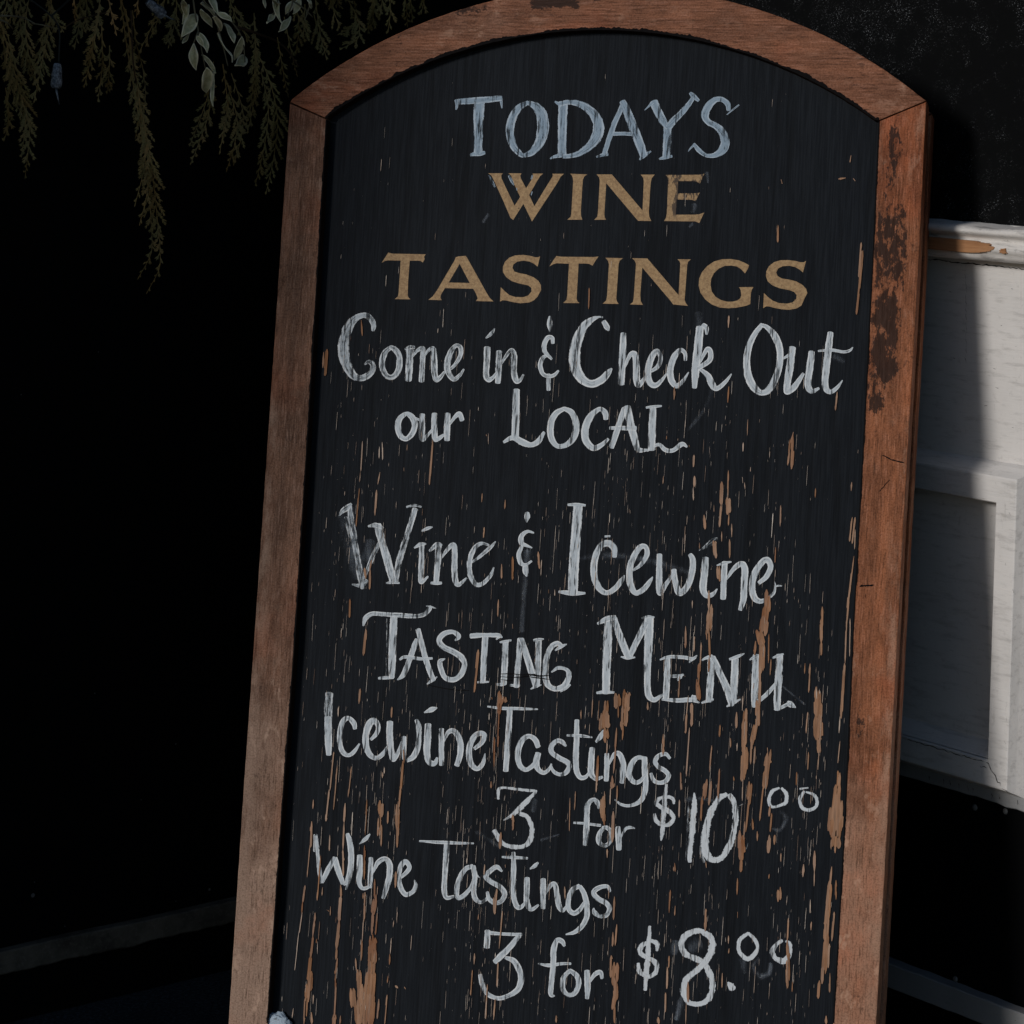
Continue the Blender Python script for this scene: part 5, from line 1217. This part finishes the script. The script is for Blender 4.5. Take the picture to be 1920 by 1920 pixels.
def cedar(path, out, fan, tone0, seed, gap=10.5, dens=0.75):
    """path: photo pixels of the axis, top to tip; fan: longest side branchlet in pixels"""
    r = random.Random(seed); fr = Frond()
    c = catmull([(x, y, out + 0.02 * math.sin(i * 1.7 + seed)) for i, (x, y) in enumerate(path)], 3.0)
    P3 = [gpt(*q) for q in c]
    n_ = len(P3)
    tilt = r.uniform(-.5, .5)
    acc = 0.0; sgn = 1
    for i in range(n_ - 1):
        t = i / n_
        fr.twig(P3[i], P3[i+1], (2.4 - 1.0 * t) * PXM, tone0 + 0.25, 0.95, 2)
        acc += (P3[i+1] - P3[i]).length / PXM
        if acc < gap: continue
        acc = 0; sgn = -sgn
        d = (P3[min(i+2, n_-1)] - P3[max(0, i-1)]).normalized()
        side_ = d.cross(VIEW).normalized() * sgn
        side_ = (side_ * math.cos(tilt) + VIEW * math.sin(tilt) * sgn + VIEW * r.uniform(-.25, .25)).normalized()
        env = min(1, 0.25 + 2.2 * t) * min(1.0, 0.16 + 2.3 * (1 - t))
        L = fan * 1.2 * env * r.uniform(.6, 1.12) * PXM
        ang = R(r.uniform(18, 30))
        bd = (d * math.cos(ang) + side_ * math.sin(ang)).normalized()
        tone = min(1, max(0, tone0 + r.gauss(0, .13)))
        k_n = max(2, int(L / (4.2 * PXM) * dens)); prev = P3[i]; s2 = 1
        for k_ in range(1, k_n + 1):
            f = k_ / k_n
            cur = P3[i] + bd * (L * f) + Vector((0, 0, -0.12 * L * f * f))
            fr.twig(prev, cur, (2.7 - 0.5 * f) * PXM, tone, 0.8 if k_ < k_n else 0.3, 3)
            if k_ < k_n:
                l2 = (4 + 6 * (1 - abs(f - .35))) * PXM * r.uniform(.6, 1.1) * min(1, L / (18 * PXM))
                for s2 in ((1, -1) if r.random() < .8 else (1,)):
                    sd = bd.cross(VIEW).normalized() * s2
                    bd2 = (bd * math.cos(R(25)) + sd * math.sin(R(25)) + VIEW * r.uniform(-.25, .25)).normalized()
                    fr.twig(cur, cur + bd2 * l2, 2.4 * PXM, min(1, tone + r.uniform(-.05, .12)), 0.35, 3)
            prev = cur
    fr.twig(P3[-2], P3[-1] + (P3[-1] - P3[-3]) * .6, 2.2 * PXM, min(1, tone0 + .2), 0.3, 3)
    return fr.build('cedar_frond', M_CEDAR)

FRONDS = [
 ([(-5,20),(20,110),(42,190),(55,240),(52,290),(47,332)], .07, 34, .15),
 ([(5,60),(12,130),(30,190),(40,215)], .05, 30, .12),
 ([(98,-20),(92,50),(78,120),(64,190)], .07, 34, .2),
 ([(95,10),(105,35),(118,58)], .10, 24, .15),
 ([(60,-30),(48,40),(55,110),(70,170)], .04, 32, .1),
 ([(188,10),(178,70),(168,120),(158,162)], .09, 26, .3),
 ([(190,40),(192,100),(190,140),(184,188)], .07, 24, .22),
 ([(225,-10),(240,50),(246,110),(258,160),(262,210),(254,258)], .08, 18, .25),
 ([(236,20),(252,130),(268,220),(282,300),(290,360),(296,420),(300,470),(298,505),(276,548)], .10, 30, .28),
 ([(262,200),(278,300),(276,360),(262,420)], .09, 22, .34),
 ([(200,-20),(208,20),(218,64)], .11, 14, .75),
 ([(262,-20),(258,8),(256,30)], .11, 12, .7),
 ([(136,-20),(140,10),(141,42)], .11, 14, .65),
 ([(300,-20),(288,40),(262,96)], .08, 20, .15),
 ([(402,150),(392,210),(376,260),(358,306)], .08, 24, .2),
 ([(418,120),(426,190),(420,240),(412,286)], .09, 22, .25),
 ([(424,150),(444,220),(440,270),(425,320)], .07, 26, .25),
 ([(478,90),(505,150),(520,220),(514,290),(499,362)], .08, 34, .05),
 ([(478,40),(480,130),(474,200),(464,248)], .05, 24, .08),
 ([(520,70),(532,140),(540,180)], .06, 18, .08),
 ([(610,-30),(622,10),(636,50)], .08, 26, .05),
 ([(640,-20),(668,30),(672,70),(640,92)], .07, 30, .05),
 ([(590,-10),(600,60),(612,110)], .04, 30, .03),
 ([(720,-30),(732,10),(728,58)], .08, 22, .05),
 ([(745,-30),(760,0),(764,48)], .07, 22, .05),
 ([(690,-30),(700,20),(690,60)], .04, 26, .05),
 ([(785,-40),(795,-5),(790,24)], .07, 24, .05),
 ([(148,-30),(150,30),(140,90)], .03, 30, .08),
 ([(330,-30),(330,30),(316,88)], .03, 30, .05),
 ([(420,-30),(446,40),(470,80)], .03, 30, .05),
 ([(20,-40),(10,20),(0,70)], .05, 30, .1),
 ([(545,-30),(560,40),(555,100)], .03, 28, .03),
 ([(10,180),(16,230),(8,262)], .04, 18, .1),
]
for i, (path, out, fan, tone) in enumerate(FRONDS):
    cedar(path, out, fan, tone, 20 + i)
    if len(path) > 2 and i not in (10, 11, 12):              # a second spray grows beside each
        rj = random.Random(300 + i); L_ = len(path)
        k0 = rj.randint(0, 1); ox, oy = rj.uniform(-16, 16), rj.uniform(-40, -8)
        cedar([(x + ox * (1 + .5 * j / L_), y + oy) for j, (x, y) in enumerate(path[k0:])], max(.025, out - .025), fan * .95, tone * .8, 120 + i)
# the garland's own stem and a few bare twigs
bm = bmesh.new()
stem_px = [(-140,-30),(-20,-42),(110,-52),(240,-46),(360,-56),(480,-48),(600,-58),(720,-52),(830,-60)]
tube(bm, [gpt(x, y, .055 + .01 * math.sin(x)) - g_org for x, y, _ in catmull([(x, y, 0) for x, y in stem_px], 14)], 0.006, 8)
obj('main_stem', bm, M_TWIG, garland, True)
def twig_obj(pix, out, r0, r1, mat):
    bm = bmesh.new()
    tube(bm, [gpt(x, y, o) - g_org for x, y, o in catmull([(x, y, out + .012 * math.sin(i * 2.1)) for i, (x, y) in enumerate(pix)], 5)], r0, 6, r1)
    return obj('bare_twig', bm, mat, garland, True)
twig_obj([(-10,30),(20,30),(45,34),(65,44)], .11, .0011, .0007, M_TWIGP)
twig_obj([(-5,36),(12,42),(24,54)], .11, .0010, .0006, M_TWIGP)
twig_obj([(60,44),(85,48),(112,56)], .10, .0007, .0005, M_TWIGP)
twig_obj([(120,52),(150,36),(205,22)], .09, .0007, .0006, M_TWIG)
twig_obj([(440,50),(480,62),(530,85),(560,125)], .07, .0016, .0008, M_TWIG)
twig_obj([(246,20),(250,120),(262,180)], .09, .0010, .0007, M_TWIG)

def leaf(bmv, a, b, w, r):
    """a curled pointed leaf from its stalk a to its tip b"""
    V, F, Rm = bmv
    d = b - a; L = d.length; d = d / L
    u = d.cross(VIEW).normalized(); q = u.cross(d).normalized()
    tw = r.uniform(-.9, .9); curl = r.uniform(-.45, .45); fold = r.uniform(.2, .75)
    base = len(V); n_ = 9; m_ = 7
    for i in range(n_ + 1):
        t = i / n_
        hw = w / 2 * (math.sin(math.pi * min(1, t * 1.02) ** 0.85) ** 0.8 if 0 < t < 1 else 0.03)
        an = tw + 0.5 * math.sin(t * 3 + tw)
        uu = u * math.cos(an) + q * math.sin(an); qq = -u * math.sin(an) + q * math.cos(an)
        for k_ in range(m_):
            x = -1 + 2 * k_ / (m_ - 1)
            wav = 0.06 * L * noise.noise((t * 3.2, x * 1.5, tw * 9))
            V.append(a + d * (L * t) + uu * (hw * x) + qq * (abs(x) * hw * fold + curl * L * t * t + wav) - g_org)
            Rm.append(abs(x) if 0 < i < n_ else 1.0)
    for i in range(n_):
        for k_ in range(m_ - 1):
            c = base + i * m_ + k_
            F.append((c, c + 1, c + m_ + 1, c + m_))
def sprig(stems, leaves, out, seed, label):
    r = random.Random(seed); bm = bmesh.new()
    for pix in stems:
        tube(bm, [gpt(x, y, o) - g_org for x, y, o in catmull([(x, y, out) for x, y in pix], 6)], 0.0011, 6, 0.0006)
    st = obj('leafy_sprig', bm, M_TWIGP, garland, True, label)
    V, F, Rm = [], [], []
    for (x0, y0, x1, y1, w) in leaves:
        leaf((V, F, Rm), gpt(x0, y0, out + r.uniform(-.015, .015)), gpt(x1, y1, out + r.uniform(-.015, .02)), w * 0.8 * PXM, r)
    me = bpy.data.meshes.new('leaves'); me.from_pydata(V, [], F)
    at = me.attributes.new('rim', 'FLOAT', 'POINT'); at.data.foreach_set('value', Rm)
    me.materials.append(M_LEAF); me.update()
    for p in me.polygons: p.use_smooth = True
    o = bpy.data.objects.new('leaves', me); COL.objects.link(o); o.parent = st
    md = o.modifiers.new('thickness', 'SOLIDIFY'); md.thickness = 0.0005
s_ = 3.4286
def S(*a): return tuple((x / s_, y / s_) for x, y in a)
def Lf(*a): return [(x0 / s_, y0 / s_, x1 / s_, y1 / s_, w / s_) for x0, y0, x1, y1, w in a]
sprig([S((1235,-60),(1250,60),(1275,200),(1300,340),(1320,440)), S((1280,-50),(1330,30),(1430,85),(1510,165),(1560,260),(1575,400)), S((1385,90),(1410,210),(1440,320),(1465,425)), S((1275,200),(1240,290))],
      Lf((1262,90,1165,252,100),(1290,20,1405,95,95),(1370,110,1425,200,80),(1440,150,1506,278,85),(1555,235,1508,378,80),(1575,365,1493,474,80),(1285,210,1340,350,60),(1245,280,1238,442,85),(1330,435,1328,618,105),(1300,350,1385,470,40),(1400,210,1466,432,26),(1180,-20,1118,48,80),(1165,20,1192,96,50),(1330,-40,1400,30,80),(1215,30,1180,150,40),(1220,200,1190,310,45),(1400,80,1490,150,55),(1378,450,1340,640,34),(1290,60,1350,130,60),(1265,230,1310,300,40)), .125, 3, 'pale green leafy sprig with curled light-edged leaves')
sprig([S((1900,-60),(1880,20),(1850,100)), S((1790,-40),(1775,60),(1740,110)), S((1890,10),(1960,60),(2010,110)), S((1990,40),(1960,130))],
      Lf((1800,20,1745,40,50),(1775,70,1716,180,50),(1870,105,1795,232,60),(1890,10,1830,90,55),(1930,-10,1900,80,60),(1985,20,2010,60,40),(1960,-30,2000,30,50),(1760,-20,1795,90,50),(1690,-20,1710,40,40)), .115, 8, 'smaller dried leafy sprig beside the cedar')

# ------------------------------------------------------------------ string of small clear lights threaded in the garland
lights_o = gpt(110, 58, 0.11)
lights = empty('string_lights', Matrix.Translation(lights_o))
tag(lights, 'dark wire with small frosted clear bulbs hanging in the garland', 'string lights')
M_WIRE = simple('dark_wire', (0.012, 0.016, 0.014), 0.5, 0.2, 50, 0.3)
def bulb_mat():
    m, nt, n, l, p = new_mat('frosted_clear_bulb'); k = N(nt); v = k.noise(k.coord(), 330, 4, 0.7)
    l.new(k.mix(k.ramp(v, 0.4, 0.65), (0.10, 0.115, 0.14), (0.42, 0.46, 0.52)), p.inputs['Base Color'])
    p.inputs['Roughness'].default_value = 0.25; p.inputs['Transmission Weight'].default_value = 0.35
    p.inputs['Specular IOR Level'].default_value = 0.6
    l.new(k.bump(v, 0.8, 0.002), p.inputs['Normal'])
    return m
M_BULB = bulb_mat()
bm = bmesh.new()
tube(bm, [gpt(x, y, o) - lights_o for x, y, o in catmull([(-40,-40,.08),(40,-10,.09),(96,30,.10),(111,58,.11),(111,90,.11),(110,118,.11)], 5)], 0.0009, 6)
tube(bm, [gpt(x, y, o) - lights_o for x, y, o in catmull([(96,30,.10),(160,-20,.09),(240,-24,.10),(266,-8,.11),(278,6,.11)], 5)], 0.0009, 6)
obj('wire', bm, M_WIRE, lights, True)
def bulb(a, b, tail, seed):
    A = gpt(*a, .11); B = gpt(*b, .11); T = gpt(*tail, .112); d = (B - A); L = d.length; d /= L
    u = d.cross(VIEW).normalized(); q = d.cross(u)
    bm = bmesh.new(); rings = []; seg = 16
    prof = [(0, .35), (.02, .62), (.10, .78), (.14, .72), (.18, .82), (.45, .92), (.70, 1.0), (.86, 1.02), (.94, .9), (1.0, .5)]
    for t, r in prof:
        rings.append([bm.verts.new(A + d * (L * t) + (u * math.cos(2*math.pi*k_/seg) + q * math.sin(2*math.pi*k_/seg)) * (9.8 * PXM * r * (1 + .14 * noise.noise((k_ * .9, t * 5, seed)))) - lights_o) for k_ in range(seg)])
    for x, y in zip(rings, rings[1:]):
        for k_ in range(seg):
            m_ = (k_ + 1) % seg
            bm.faces.new((x[k_], x[m_], y[m_], y[k_]))
    bm.faces.new(list(reversed(rings[0]))); bm.faces.new(rings[-1])
    o = obj('bulb', bm, M_BULB, lights, True)
    bm = bmesh.new()
    tube(bm, [B - d * 0.002 - lights_o, (B + (T - B) * .4) - lights_o, T - lights_o], 0.0016, 7, 0.0004)
    obj('melt_drip', bm, M_BULB, o, True)
bulb((108, 118), (105, 166), (111, 196), 1.0)
bulb((276, 2), (308, 30), (330, 38), 5.0)

# smooth shading limits nothing here; keep the scene's objects tidy
scene.render.engine = 'CYCLES'
bpy.context.view_layer.update()
